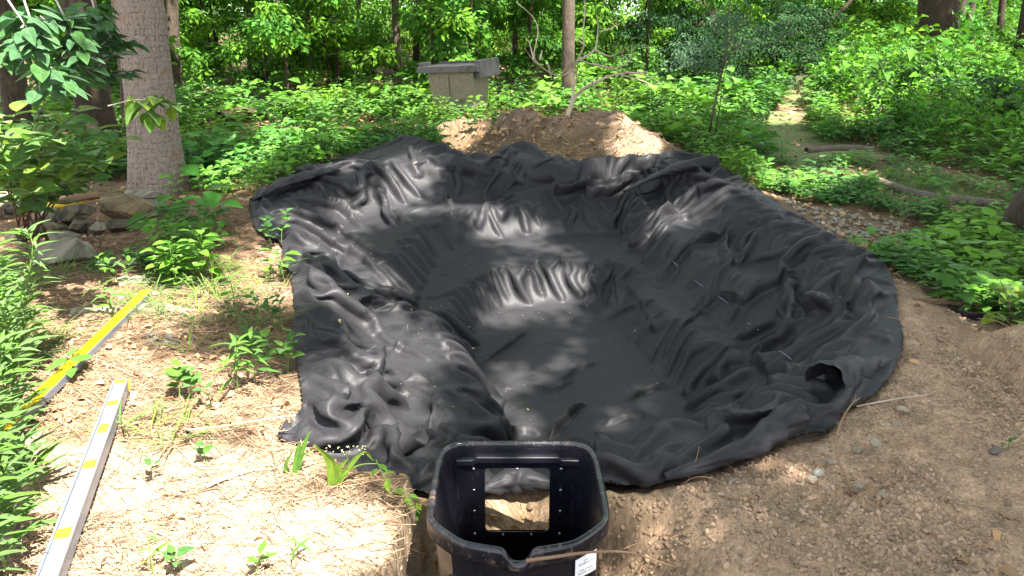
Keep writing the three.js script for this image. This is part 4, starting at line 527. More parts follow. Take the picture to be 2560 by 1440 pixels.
function litness(x, z) { // 1 where the photograph shows sun
  let d = 0; for (const [a, b, c, e] of LIT) { const q = Math.hypot((x - a) / (c + .2), (z - b) / (e + .2)); d = Math.max(d, 1 - sst(.85, 1.1, q)); }
  d = Math.max(d, sst(-.08, .12, sdPoly(SUNNY, x, z)));
  if (d < 1 && sdPoly(HALF, x, z) > 0) d = Math.max(d, sst(.42, .5, vn(x * 2.1, z * 2.1)));
  if (d < 1 && sdPoly(DAP, x, z) > 0) d = Math.max(d, sst(.5, .58, vn(x * 2.7 + 11, z * 2.7)));
  if (z < -10) d = Math.max(d, sst(.49, .58, fbm(x * .8 + 3, z * .8, 2)) * sst(10, 13, -z) * (x > 3 ? .85 : 1) * (x > 2 && x < 7 && z < -13 ? .25 : 1)); else d = Math.max(d, .9 * sst(.66, .72, vn(x * 2.3 + 7, z * 2.3)) * (sdPoly(Z.mound, x, z) > -.4 ? 0 : x < -.5 || z < -6.5 ? 1 : .25));
  return d;
}
{
  const trees = [[5, 4, 'right behind'], [-4.5, 3.5, 'left behind'], [8.5, -3, 'right of'], [1.5, 8, 'far behind'], [-9, -4, 'left of'], [12, -10, 'farther right of'], [-13, -12, 'farther left of']];
  const T = trees.map(([x, z, w]) => { const t = thing('canopy_tree', `tall shade tree outside the view, standing ${w} the viewpoint`, 'tree', V(x, ground(x, z, false), z)); mesh('trunk', trunkG(V(0, 0, 0), V(.3, 12, .2), .28, .14, { sides: 20, segs: 40 }), M.barkGrey, t); limbs(t, V(.3, 12, .2), 9, .11, 4.2, M.barkGrey); return { t, x, z, m: [], c: [] }; });
  seed = 31337; let n = 0;
  for (let k = 0; k < 400000 && n < 80000; k++) {
    const close = rnd() < .62, gx = close ? rr(-5, 7) : rr(-20, 22), gz = close ? rr(-11.5, 0) : rr(-32, 3); if (rnd() < litness(gx, gz)) continue; if (!close && rnd() < .25) continue;
    const h = rr(8.5, 13), x = gx + KX * h, z = gz + KZ * h; let b = T[0], bd = 1e9; for (const q of T) { const d = (q.x - x) ** 2 + (q.z - z) ** 2; if (d < bd) { bd = d; b = q; } }
    const a = rr(0, 6.28); b.m.push(mat4(V(x, h, z).sub(b.t.position), dirQ(V(Math.cos(a), rr(-.35, .2), Math.sin(a)), rr(-.4, .4)), rr(.9, 1.25))); b.c.push(leafTint()); n++;
  }
  for (const q of T) if (q.m.length) inst('crown', SPR[2], leafWhite, q.m, q.c, q.t);
}
// ---------------------------------------------------------------- undergrowth
function clump(h, n, len, kind, spread = .6) { const l = [tube([V(0, -.03, 0), V(rr(-.02, .02), h * .5, rr(-.02, .02)), V(rr(-.04, .04), h, rr(-.04, .04))], .003, 4, 3)]; let a = rr(0, 6); for (let i = 0; i < n; i++) { a += 2.4; const v = .35 + .65 * (i + 1) / n, g = leafG(len * rr(.75, 1.2), len * (kind ? .3 : .62), { seg: 3, fold: .15, droop: .25, stalk: .35 }); g.applyMatrix4(mat4(V(0, h * v, 0), dirQ(V(Math.cos(a), rr(-.05, .45), Math.sin(a)), rr(-.4, .4)), 1)); l.push(g); } return merge(l); }
seed = 606; const CL = [clump(.2, 9, .1), clump(.28, 11, .095), clump(.16, 7, .11), clump(.34, 14, .085), clump(.24, 10, .11, 1), clump(.3, 8, .17), clump(.4, 6, .2)]; Z.low = poly([[1860, 430], [2180, 370], [2700, 470], [2700, 820], [2240, 770], [2000, 560]]);
const grassG = (() => { const l = []; for (let i = 0; i < 12; i++) { const g = leafG(rr(.14, .3), .007, { seg: 3, fold: .1, droop: rr(.3, .9), stalk: 0, tip: .5 }); const a = rr(0, 6.28); g.applyMatrix4(mat4(V(rr(-.02, .02), 0, rr(-.02, .02)), dirQ(V(Math.cos(a), rr(.5, 2), Math.sin(a))), 1)); l.push(g); } return merge(l); })();
Z.stones = poly([[-200, 470], [250, 455], [430, 455], [440, 540], [330, 700], [-200, 720]]);  Z.patch = poly([[340, 570], [480, 540], [600, 560], [520, 680], [470, 740], [330, 690]]); Z.box = poly([[1040, 1200], [1600, 1200], [1700, 1700], [1040, 1700]]);
Z.pipes = poly([[1990, 366], [2200, 364], [2215, 402], [1990, 405]]); Z.pipes2 = poly([[2170, 440], [2330, 485], [2530, 505], [2530, 560], [2340, 545], [2170, 490]]);
const EX = [[Z.pipes, .02], [Z.pipes2, .02], [Z.stones, -.05], [Z.mound, -.05], [OUT, -.04], [Z.right, -.12], [BANK, -.02], [Z.path, .14], [Z.gravel, -.2]];
function coverAt(x, z) { for (const [p, k] of EX) if (sdPoly(p, x, z) > k) return 0; for (const [c, h, sx, sz] of MOUND) if (h > .25 && ((x - c.x) / sx) ** 2 + ((z - c.z) / sz) ** 2 < .75) return 0; let d = 1; const li = sdPoly(Z.litter, x, z); if (li > -.1) d *= .012 + (sdPoly(Z.patch, x, z) > 0 ? .3 : 0); if (sdPoly(Z.moss, x, z) > -.2) d *= .12; d *= .3 + .7 * sst(.36, .5, fbm(x * 1.1 + 20, z * 1.1, 3)); if (z < -9 && x < -1) d *= .25 + sst(.35, .6, fbm(x * .7, z * .7, 3)); if (z < -15 && x < 1) d *= .25; return d; }
{
  const mats = CL.map(() => []), cols = CL.map(() => []); seed = 717; let n = 0;
  for (let k = 0; k < 160000 && n < 15500; k++) { const t = rnd(), z = -(3.2 + 27 * Math.pow(t, 1.25)), x = rr(-1, 1) * (1.2 - z * .78); if (rnd() > coverAt(x, z)) continue; const far = -z > 12 ? 1.25 : 1, tall = z < -9 && x > 5.2 ? rr(1.2, 2.2) : 1, i = rnd() < .14 ? 5 + ((rnd() * 2) | 0) : x > 2 ? (rnd() * 5) | 0 : (rnd() * 4) | 0, low = sdPoly(Z.low, x, z) > -.05 ? .5 : 1, a = rr(0, 6.28), s = rr(.55, 1.15) * far; mats[i].push(mat4(V(x, ground(x, z), z), new THREE.Quaternion().setFromEuler(new THREE.Euler(rr(-.2, .2), a, rr(-.2, .2))), V(s * (low < 1 ? .8 : 1), s * tall * low * rr(.7, 1.2), s * (low < 1 ? .8 : 1)))); cols[i].push(leafTint(clamp(vn(x * .9, z * .9) * 1.2 - .2 + rr(-.2, .3)))); n++; }
  CL.forEach((g, i) => inst('ground_cover', g, leafWhite, mats[i], cols[i], scene, 'green leafy undergrowth covering the woodland floor'));
  const gm = [], gc = []; for (let k = 0; k < 90000 && gm.length < 2600; k++) { const z = -rr(2, 11), x = rr(-4.5, 4.8); const c = coverAt(x, z), li = sdPoly(Z.litter, x, z) > 0, ms = sdPoly(Z.moss, x, z) > -.1; if (sdPoly(OUT, x, z) > -.05 || sdPoly(Z.right, x, z) > -.1 || sdPoly(BANK, x, z) > .2 || sdPoly(Z.mound, x, z) > 0 || sdPoly(Z.box, x, z) > 0 || (x > -.5 && x < 1 && z > -3.3)) continue; if (rnd() > (ms ? 1 : li ? .3 * sst(.5, .62, vn(x * 1.9, z * 1.9 + 4)) : .25 * c)) continue; gm.push(mat4(V(x, ground(x, z) - .01, z), new THREE.Quaternion().setFromAxisAngle(V(0, 1, 0), rr(0, 6)), ms ? rr(.25, .5) : rr(.5, 1.05))); gc.push(lin(.13 * rr(.7, 1.3), .2 * rr(.7, 1.3), .04)); }
  inst('grass', grassG, leafWhite, gm, gc, scene, 'tufts of thin grass at the edge of the clearing');
}
{ // dead leaves, needles and clods
  const inBox = (x, z) => Math.abs(x - .02) < .3 && z > -2.46 && z < -1.8; seed = 818; const dead = merge([leafG(1, .55, { seg: 4, fold: .35, droop: .5, ser: .12, stalk: .1 })]), needle = new THREE.CylinderGeometry(.0011, .0011, 1, 3).rotateX(Math.PI / 2), clod = rock(301, 1, .8, .9, 4, 1);
  const brownLeaf = new THREE.MeshStandardMaterial({ color: lin(1, 1, 1), roughness: .9, side: THREE.DoubleSide });
  const dm = [], dc = [], nm = [], nc = [], cm = [], cc = [], c2m = [], c2c = [];
  for (let k = 0; k < 60000 && dm.length < 11000; k++) { const z = -(1.7 + 24 * Math.pow(rnd(), 1.7)), x = rr(-1, 1) * (1 - z * .75); if (sdPoly(OUT, x, z) > -.02 || inBox(x, z)) continue; const b = sdPoly(BANK, x, z) > -.05, r = sdPoly(Z.right, x, z) > -.1, li = sdPoly(Z.litter, x, z) > -.1; if (rnd() > (r ? .015 : b ? .05 : li ? .55 : .6)) continue; const s = (b ? rr(.02, .05) : z > -6.5 && x < -.4 ? rr(.022, .06) : rr(.03, .085)) * (z < -12 ? 1.6 : 1), a = rr(0, 6.28); dm.push(mat4(V(x, ground(x, z) + .008 + s * .15, z), dirQ(V(Math.cos(a), rr(-.3, .4), Math.sin(a)), rr(-1.2, 1.2)), s)); const q = rr(.6, 1.35), o = rnd(); dc.push(lin((.3 + .15 * o) * q, (.17 + .12 * o) * q, (.075 + .09 * o) * q)); }
  for (let k = 0; k < 160000 && nm.length < 27000; k++) { const z = -rr(1.7, 7.5), x = rr(-4.5, .4); if (sdPoly(OUT, x, z) > -.01) continue; const b = sdPoly(BANK, x, z), li = sdPoly(Z.litter, x, z); if (b < -.05 && li < -.05) continue; if (rnd() > (b > .0 ? .4 + .6 * sst(.45, .6, vn(x * 2.5, z * 2.5)) : .9)) continue; const a = rr(-.9, .9) + (rnd() < .4 ? 1.2 : 0), s = rr(.05, .16); nm.push(mat4(V(x, ground(x, z) + rr(.003, .016), z), dirQ(V(Math.cos(a), rr(-.12, .12), Math.sin(a))), V(rr(.8, 1.7), rr(.8, 1.7), s))); const q = rnd() < .25 ? rr(.15, .4) : rr(.5, 1.3); nc.push(lin(.42 * q, .27 * q, .165 * q)); }
  for (let k = 0; k < 200000 && cm.length < 30000; k++) { const nearT = rnd() < .75, z = nearT ? -rr(1.6, 4.6) : -rr(7.5, 10), x = nearT ? rr(-2.4, 3.4) : rr(-1.6, 3.4); if (sdPoly(OUT, x, z) > -.01 || inBox(x, z)) continue; const r = sdPoly(Z.right, x, z), b = sdPoly(BANK, x, z), tr = x > -.36 && x < .9 && z > -3.2; let md = 0; for (const [c, h, sx, sz] of MOUND) md = Math.max(md, Math.exp(-(((x - c.x) / sx) ** 2) - ((z - c.z) / sz) ** 2)); if (!(r > -.1 || tr || b > 0 || md > .3)) continue; const cl = vn(x * 2.2 + 3, z * 2.2); if (rnd() > (b > 0 ? .12 : .25 + .75 * sst(.4, .7, cl))) continue; const s = .0018 + .0065 * Math.pow(rnd(), 3.2) * (.4 + 1.2 * cl) + (rnd() < .008 ? rr(.003, .012) : 0); const base = b > 0 ? [.46, .34, .235] : md > .3 ? [.24, .16, .1] : [.37, .255, .172], q = rr(.45, 1.1); cm.push(mat4(V(x, ground(x, z) + s * .25, z), new THREE.Quaternion().setFromEuler(new THREE.Euler(rr(0, 6), rr(0, 6), rr(0, 6))), V(s * rr(.8, 1.4), s, s * rr(.8, 1.3)))); cc.push(lin(...base.map(v => v * q))); }
  for (let k = 0; k < 260; k++) { const c = P(1310 + rr(-170, 130), 312 + rr(-22, 22), .28), y = ground(c.x, c.z); dm.push(mat4(V(c.x, y + rr(.005, .04), c.z), dirQ(V(rr(-1, 1), rr(-.4, .4), rr(-1, 1)), rr(-1, 1)), rr(.04, .09))); const q = rr(.5, 1.3); dc.push(lin(.36 * q, .22 * q, .12 * q)); }
  inst('leaf_litter', dead, brownLeaf, dm, dc, scene, 'curled dead brown leaves on the ground'); inst('pine_needles', needle, brownLeaf, nm, nc, scene, 'dry pine needles and straw on the left bank'); inst('soil_clods', clod, M.clod, cm, cc, scene, 'crumbs and clods of dug soil');
  // hair roots sticking out of the dug soil
  const rg = [0, 1, 2].map(() => tube([V(0, 0, 0), V(rr(-.2, .2), .12, .3), V(rr(-.3, .3), .1, .7), V(rr(-.3, .3), 0, 1)], .009, 4, 9)), rm = [], rc = []; for (let k = 0; k < 6000 && rm.length < 260; k++) { const z = -rr(1.7, 4.2), x = rr(.2, 2.6); if (sdPoly(OUT, x, z) > 0 || sdPoly(Z.right, x, z) < 0) continue; rm.push(mat4(V(x, ground(x, z), z), dirQ(V(rr(-1, 1), rr(-.1, .3), rr(-1, 1))), rr(.05, .2))); rc.push(lin(.3, .18, .1)); }
  for (let k = 0; k < 230; k++) { const c = P(1400 + rr(-70, 70), 330 + rr(-45, 40), .3), y = ground(c.x, c.z); rm.push(mat4(V(c.x, y + rr(0, .08), c.z), dirQ(V(rr(-1, 1), rr(-.9, .4), rr(-.2, 1))), rr(.12, .32))); rc.push(lin(.42 * rr(.7, 1.2), .26, .13)); }
  inst('fine_roots', rg[0], brownLeaf, rm, rc, scene, 'fine roots hanging out of the dug soil');
}
// ---------------------------------------------------------------- single plants that can be told apart
seed = 1001;
const sub = (p, x, y, z) => p.clone().add(V(x, y, z));
function stalk(base, h, lean = .12, a = rr(0, 6.28)) { return [base, sub(base, Math.cos(a) * lean * h * .3, h * .5, Math.sin(a) * lean * h * .3), sub(base, Math.cos(a) * lean * h, h, Math.sin(a) * lean * h)]; }
// left shrub: arching twigs with single leaves
{
  const br = (a, b, c, d0, d1, d2) => [at(a[0], a[1], d0), at(b[0], b[1], d1), at(c[0], c[1], d2)];
  const T1 = [br([20, 0], [88, 110], [100, 235], 4.2, 4.15, 4.1), br([60, 0], [85, 80], [82, 120], 4.3, 4.2, 4.1), br([140, 0], [170, 60], [210, 150], 4.9, 4.8, 4.7), br([150, 140], [230, 170], [290, 130], 5, 5, 5), br([230, 0], [240, 40], [250, 80], 5.2, 5.1, 5), br([120, 160], [140, 190], [165, 225], 4.5, 4.4, 4.3), br([180, 190], [260, 190], [330, 180], 5.2, 5.1, 5), br([60, 60], [30, 110], [0, 160], 4.5, 4.4, 4.3), br([180, 120], [170, 160], [200, 200], 4.9, 4.8, 4.8), br([260, 60], [290, 110], [320, 110], 5.2, 5.2, 5.2), br([100, 40], [130, 60], [180, 40], 4.8, 4.8, 4.8), br([200, 100], [240, 120], [280, 90], 5.2, 5.1, 5.1), br([120, 100], [150, 110], [190, 110], 4.9, 4.8, 4.8)];
  leafy('leafy_branch', 'grey green hanging branches of the shrub left of the thick trunk', 'shrub', T1, { leaves: 22, size: .15, mats: [GL[3], GL[3], GL[1]], r: .005, stemM: M.greyTwig, from: .05, flat: 0 });  // shade on these upper leaves is put into their grey green
  const b = P(48, 600, 0), T2 = []; for (const [x, y, d] of [[40, 280, 5], [110, 260, 5], [200, 270, 5.1], [60, 350, 4.8], [140, 340, 4.9], [250, 320, 5.1], [30, 420, 4.9], [110, 420, 5], [190, 400, 5.1], [270, 400, 5.2], [10, 330, 4.7], [160, 460, 5.1], [80, 480, 5], [230, 450, 5.3], [300, 350, 5.2]]) { const e = at(x, y, d), mid = b.clone().lerp(e, .55).add(V(rr(-.1, .1), .12, 0)); T2.push([b.clone().add(V(rr(-.05, .25), 0, rr(-.15, .05))), mid, e]); }
  leafy('shrub', 'yellow green sunlit shrub above the stones at the left edge', 'shrub', T2, { leaves: 20, size: .2, kind: 'broad', mats: [GL[0], GL[2], GL[4]], r: .007, from: .35, flat: .2 });
  leafy('leafy_branch', 'spray of round green leaves hanging across the thick trunk', 'branch', [br([270, 265], [340, 250], [440, 262], 4.9, 4.85, 4.8), br([340, 250], [380, 250], [400, 240], 4.85, 4.8, 4.8), br([330, 250], [365, 275], [390, 290], 4.85, 4.8, 4.8)], { leaves: 8, size: .15, kind: 'broad', mats: [GL[2], GL[4]], r: .004, stemM: M.greyTwig, flat: -.2 });
}
// tall narrow-leaved weeds in the near left corner
{
  const spots = [[40, 1290, .6], [62, 960, .55], [0, 1150, .5], [50, 1100, .34], [-40, 1300, .4], [60, 1060, .3], [-10, 1420, .5], [20, 1440, .35], [-40, 1050, .45], [10, 850, .4], [40, 820, .32], [60, 900, .25], [-30, 900, .5], [30, 1180, .3], [90, 1230, .16], [20, 760, .35], [-30, 1500, .4], [40, 1360, .22], [-60, 980, .5], [-70, 1180, .5]];
  spots.forEach(([x, y, h], i) => { const p = G(x, y); leafy('tall_weed', ['tallest pale green weed with a budding tip before the flat boulder', 'weed'][Math.min(i, 1)] === 'weed' ? `narrow leaved sunlit weed in the near left thicket, ${['beside the tall budding one', 'touching the left edge', 'over the yellow staff', 'left of the silver level'][i % 4]}` : 'tallest pale green weed with a budding tip before the flat boulder', 'weed', [stalk(p, h * 1.25, .15)], { leaves: Math.round(24 + h * 55), size: .16, kind: 'lance', mats: [WEED, WEED, GL[2]], r: .0045, stemM: M.stem, from: .08, flat: .4, group: i ? ['weeds by the tall one', 'weeds at the left edge', 'weeds over the staff', 'weeds left of the level'][i % 4] : undefined }); });
  const p = P(62, 940, 0), tip = at(78, 590, Math.hypot(p.x, p.z)); const T = leafy('tall_weed', 'very tall weed with a yellow green curled tip at the left', 'weed', [[p, p.clone().lerp(tip, .5).add(V(-.02, 0, 0)), tip, sub(tip, -.05, .02, 0)]], { leaves: 70, size: .15, kind: 'lance', mats: [WEED, GL[2]], r: .006, stemM: M.stem, from: .05, flat: .35 });
}
// broad seedlings dotted over the litter
const SE = [[300, 720, .2, 'left of the heart shaped pair'], [250, 700, .16, 'on the litter right of the boulder'], [430, 660, .22, 'in the shaded patch below the trunk'], [385, 600, .14, 'beside the dark rounded stone'], [470, 600, .25, 'at the far end of the shaded patch'], [440, 690, .2, 'in front of the shaded patch'], [520, 560, .22, 'near the left liner corner'], [350, 680, .18, 'over the pale flagstone'], [490, 840, .14, 'alone on the brown litter'], [590, 800, .12, 'small one beside the litter centre'], [690, 830, .2, 'against the left liner edge'], [650, 790, .14, 'just behind the one against the liner edge'], [480, 1000, .16, 'right of the silver level end'], [530, 1020, .13, 'in the straw near the silver level'], [680, 620, .25, 'under the left liner fold'], [720, 940, .22, 'leaning on the liner below the left fold'], [650, 900, .16, 'left of the one leaning on the liner'], [710, 700, .14, 'in the straw by the liner edge'], [450, 560, .24, 'right of the big brown slab'], [425, 560, .16, 'at the end of the big brown slab'], [1230, 330, .3, 'on the mound before the tilted bin'], [1060, 310, .3, 'left of the tilted bin'], [1180, 335, .26, 'in front of the tilted bin'], [1640, 300, .25, 'behind the dirt mound'], [720, 400, .24, 'sunlit behind the left liner corner'], [600, 420, .26, 'sunlit near the thick trunk'], [560, 480, .24, 'between the thick trunk and the liner'], [500, 400, .3, 'right of the thick trunk base'], [520, 1160, .1, 'tiny one on the sunlit bank'], [450, 1425, .1, 'at the bottom of the sunlit bank'], [640, 1440, .1, 'at the bottom right of the bank'], [380, 1200, .1, 'beside the middle of the silver level'], [2250, 580, .3, 'beside the gravel strip'], [2340, 560, .3, 'under the drain pipe at the right'], [2260, 640, .2, 'right of the far liner corner'], [2270, 480, .3, 'above the gravel strip'], [2180, 500, .26, 'left end of the drain pipe'], [2520, 1125, .06, 'tiny seedling on the bare soil at the right'], [2100, 470, .28, 'sunlit clump right of the far liner edge'], [1960, 480, .22, 'sunlit beside the far right rim']];
SE.forEach(([x, y, h, w], i) => { const p = G(x, y); const n = h < .15 ? 1 : 3, st = []; for (let k = 0; k < n; k++) st.push(stalk(sub(p, k ? rr(-.07, .07) : 0, 0, k ? rr(-.05, .05) : 0), h * rr(.75, 1.1), .3)); leafy('seedling', `green broad leaved seedling ${w}`, 'seedling', st, { leaves: h < .15 ? 5 : 7, size: h < .1 ? .04 : h < .15 ? .065 : .085, kind: pick(['heart', 'ovate', 'broad']), mats: i % 3 ? [GL[0], GL[1]] : [GL[2], GL[0]], r: .003, stemM: M.stem, from: .35, flat: .25 }); });
// bright shrub at the right edge
{ const b = P(2530, 830, .0), st = []; for (const [x, y, d] of [[2480, 790, 0], [2510, 720, 0], [2540, 760, 0], [2500, 700, 0], [2560, 800, 0], [2580, 730, 0]]) { const e = at(x, y, Math.hypot(b.x, b.z) - .05 + rr(-.1, .1)); st.push([b, b.clone().lerp(e, .5).add(V(0, .04, 0)), e]); } leafy('shrub', 'bright yellow green broad leaved plant at the right edge', 'shrub', st, { leaves: 6, size: .125, kind: 'broad', mats: [GL[4], GL[2]], r: .004, stemM: M.stemBrown, from: .4, flat: .15 }); }
// drooping willow-like stems at the right
for (const [a, b, c, l] of [[[2230, 640], [2370, 620], [2500, 690], 'drooping narrow leaved stem nearest the far right liner corner'], [[2280, 600], [2400, 570], [2540, 570], 'narrow leaved stem arching toward the right edge'], [[2300, 660], [2420, 640], [2560, 650], 'grey green narrow leaved stem above the wooden board'], [[2240, 690], [2330, 665], [2440, 700], 'low narrow leaved stem over the loose leaves']]) { const p = G(...a), y = Math.hypot(p.x, p.z); leafy('drooping_stem', l, 'plant', [[p, at(b[0], b[1], y + .1), at(c[0], c[1], y + .15)]], { leaves: 34, size: .13, kind: 'lance', mats: [GL[3], GL[1]], r: .004, stemM: M.stem, from: .15, flat: -.25 }); }
{ const p = G(2300, 650), q = at(2295, 590, Math.hypot(p.x, p.z)), T = thing('maple_seedling', 'maple seedling with large lobed leaves right of the gravel', 'seedling', p); mesh('stem', tube([V(0, 0, 0), q.clone().sub(p)], .004, 5, 3), M.stem, T); for (const [d, s] of [[V(-.3, -.3, 1), .24], [V(.9, -.1, .3), .22], [V(-.9, .1, -.1), .2], [V(.2, .2, -1), .2]]) leafAt(T, LG.maple[0], GL[2], q.clone().sub(p), d, s, 0); }
// iris blades on the bank edge
function blades(px, py, list, label, m = GL[2]) { const p = G(px, py), T = thing('iris_plant', label, 'plant', p), d = Math.hypot(p.x, p.z); for (const pts of list) { const q = pts.map(([x, y, w]) => [at(x, y, d).sub(p), w]); const c = new THREE.CatmullRomCurve3([V(0, -.02, 0), ...q.map(a => a[0])]); mesh('blade', gridGeo(4, 16, (u, v) => { const k = c.getPoint(v), w = .013 * q[q.length - 1][1] * Math.pow(Math.sin(Math.PI * clamp(.28 + .72 * v)), .7) * (1 - .25 * v); return [k.x + (u - .5) * 2 * w, k.y, k.z + .012 * Math.abs(u - .5), u, v]; }), m, T); } return T; }
blades(735, 1185, [[[745, 1130, 1], [752, 1095, 1]], [[755, 1130, 1], [777, 1068, 1]], [[755, 1140, 1], [785, 1122, .8]], [[715, 1165, 1], [733, 1125, .8]]], 'small clump of upright iris blades at the near left liner corner');
blades(832, 1215, [[[830, 1160, 1.5], [815, 1135, 1.5], [785, 1110, 1.7]], [[850, 1165, 1.2], [872, 1142, 1.2]], [[860, 1180, 1.2], [900, 1160, 1.1], [945, 1158, .9]], [[910, 1128, .9], [935, 1150, .9]]], 'iris plant with one long bent blade on the bank edge', GL[4]);
{ const p = G(868, 1190), d = Math.hypot(p.x, p.z), T = thing('flower_head', 'tiny cream flower cluster beside the iris plant', 'flower', p); const c = at(862, 1128, d).sub(p), pg = leafG(.014, .009, { seg: 2, stalk: 0 }); mesh('stem', tube([V(0, 0, 0), c.clone().multiplyScalar(.6).add(V(.01, 0, 0)), c], .0016, 5, 6), M.stem, T); for (let i = 0; i < 26; i++) { const q = c.clone().add(V(rr(-.09, .08), rr(-.015, .02), rr(-.03, .03))); leafAt(T, pg, M.petal, q, V(rr(-1, 1), rr(0, 1), rr(-1, 1)), rr(.5, .9), 0, 'petal'); } }
{ const b = G(1000, 1245), st = [[P(940, 1150, .12), P(960, 1190, .1), P(990, 1230, .06), P(1030, 1250, .03)], [P(1000, 1230, .04), P(1030, 1245, .0), P(1045, 1280, -.1)]]; leafy('vine', 'bright green vine hanging over the trench edge left of the box', 'vine', st, { leaves: 9, size: .05, kind: 'ovate', mats: [GL[2], GL[4]], r: .002, stemM: M.stem, from: .0, flat: .2 }); }
for (const [x, y, h, l] of [[595, 980, .3, 'pale long leaved weed hanging by the liner at the left'], [640, 960, .28, 'pale long leaved weed right beside the first one'], [290, 800, .22, 'feathery weed lying across the yellow staff'], [385, 1440, .13, 'single spike weed at the bottom of the bank'], [735, 1400, .09, 'slim blade weed at the bottom of the bank']]) leafy('long_leaved_weed', l, 'weed', [stalk(G(x, y), h, .3)], { leaves: h < .15 ? 5 : 14, size: h < .15 ? .07 : .14, kind: 'lance', mats: [GL[2], GL[0]], r: .003, stemM: M.stem, from: .2, flat: .1 });

// ---------------------------------------------------------------- dead shrub, sapling, pipes, bin, logs
function branchy(name, label, cat, lines, m, r) { const T = thing(name, label, cat, lines[0][0].clone()); lines.forEach((l, i) => { const k = i ? r * rr(.3, .55) : r; mesh('branch', tube(l.map(p => p.clone().sub(T.position)), v => k * (1 - .7 * v), 6, l.length * 4, .4), m, T); }); return T; }
{
  const d = 9.6, q = (...l) => l.map(([x, y]) => at(x, y, d + (x % 37) / 37 * .5 - .25)), L = [q([1418, 292], [1440, 240], [1490, 205], [1545, 185], [1620, 180]), q([1420, 290], [1440, 200], [1445, 150], [1480, 160], [1520, 165]), q([1440, 170], [1400, 190], [1350, 165], [1325, 140], [1312, 120]), q([1350, 165], [1335, 140], [1345, 80], [1330, 40], [1290, 5]), q([1450, 150], [1480, 130], [1490, 115], [1495, 60], [1490, 35]), q([1440, 160], [1460, 110], [1458, 90], [1462, 20], [1460, 0]), q([1480, 160], [1540, 170], [1575, 150], [1580, 110]), q([1490, 125], [1520, 140], [1550, 130]), q([1400, 190], [1420, 160], [1410, 130]), q([1350, 150], [1355, 125]), q([1335, 150], [1320, 100], [1308, 90]), q([1500, 80], [1530, 70], [1545, 60]), q([1545, 185], [1600, 200], [1650, 220]), q([1560, 180], [1620, 190], [1655, 210]), q([1480, 205], [1500, 250], [1510, 290]), q([1370, 160], [1380, 200]), q([1460, 110], [1440, 95], [1430, 80]), q([1520, 165], [1550, 180]), q([1560, 120], [1550, 150])];
  const T = branchy('bare_shrub', 'leafless pale branching shrub on the dirt mound', 'shrub', L, M.paleTwig, .028); for (const [x, y] of [[1550, 115], [1590, 95]]) for (let i = 0; i < 6; i++) { const a = i * 1.05; leafAt(T, LG.lance[0], GL[0], at(x, y, d).sub(T.position), V(Math.cos(a), .1, Math.sin(a)), .16); }
}
{ const q = (...l) => l.map(([x, y]) => at(x, y, 9.2)); const T = branchy('slim_sapling', 'slim two stemmed sapling with tiny leaves behind the far right rim', 'sapling', [[G(1770, 358), ...q([1783, 280], [1800, 200], [1815, 120], [1820, 40], [1835, -60])], [G(1785, 350), ...q([1800, 260], [1808, 200], [1830, 130], [1850, 80])], q([1800, 190], [1770, 150], [1740, 130]), q([1815, 120], [1850, 60], [1890, 20]), q([1805, 170], [1840, 120], [1900, 90]), q([1818, 80], [1780, 40], [1760, 0])], M.barkGrey, .022); const c = p => at(...p, 9.2).sub(T.position); crown('crown', T, [[c([1830, 60]), .5, .35, .4], [c([1900, 70]), .35, .25, .3], [c([1760, 120]), .3, .25, .3], [c([1860, 120]), .35, .22, .3]], 300, SPR[1], .35, .6, k => lin(.07, .14, .07)); }
{ // dark conifer-like bush mass right of centre
  for (const [x, y, d, w, h, l] of [[1700, 60, 17, 1.3, 1.2, 'dark evergreen bush behind the slim sapling'], [1880, 90, 16, 1.3, 1.1, 'dense dark bush left of the path'], [1960, 60, 18, 1.1, 1.2, 'dark bush where the path enters the wood'], [2250, 160, 15.5, 1.3, .45, 'leafy low bush below the massive trunk'], [2480, 210, 13.5, 1.6, .5, 'wide leafy bush at the right edge']]) { const p = at(x, y, d), g = ground(p.x, p.z), T = thing('bush', l, 'bush', V(p.x, g, p.z)); for (let i = 0; i < 5; i++) mesh('stem', tube([V(0, 0, 0), V(rr(-.3, .3), h * .4, rr(-.2, .2)), V(rr(-.8, .8) * w, h, rr(-.4, .4))], v => .018 - .012 * v, 5), M.barkDark, T); crown('crown', T, [[V(0, h * .75, 0), w, h * .7, w * .6], [V(w * .4, h * .4, .2), w * .8, h * .5, w * .5]], 900, SPR[1], .7, 1.2, k => lin(.028 * rr(.7, 1.3), .08 * rr(.7, 1.3), .022)); }
}
function drain(pts, r, label) { const T = thing('drain_pipe', label, 'pipe', pts[0].clone()), L = pts.map(p => p.clone().sub(T.position)), len = new THREE.CatmullRomCurve3(L).getLength(), n = Math.ceil(len / .0075); mesh('pipe_wall', tube(L, v => r * (1 + .05 * Math.sin(v * len / .028 * 6.283)), 16, n), M.pipe, T); return T; }
drain([[2015, 383], [2080, 378], [2140, 377], [2185, 381]].map(q => { const p = G(...q); p.y += .03; return p; }), .042, 'short black corrugated drain pipe across the end of the path');
drain([[2195, 462], [2270, 488], [2350, 505], [2430, 512], [2510, 522]].map(q => { const p = G(...q); p.y += .03; return p; }), .045, 'long grey corrugated drain pipe in the grass at the right');
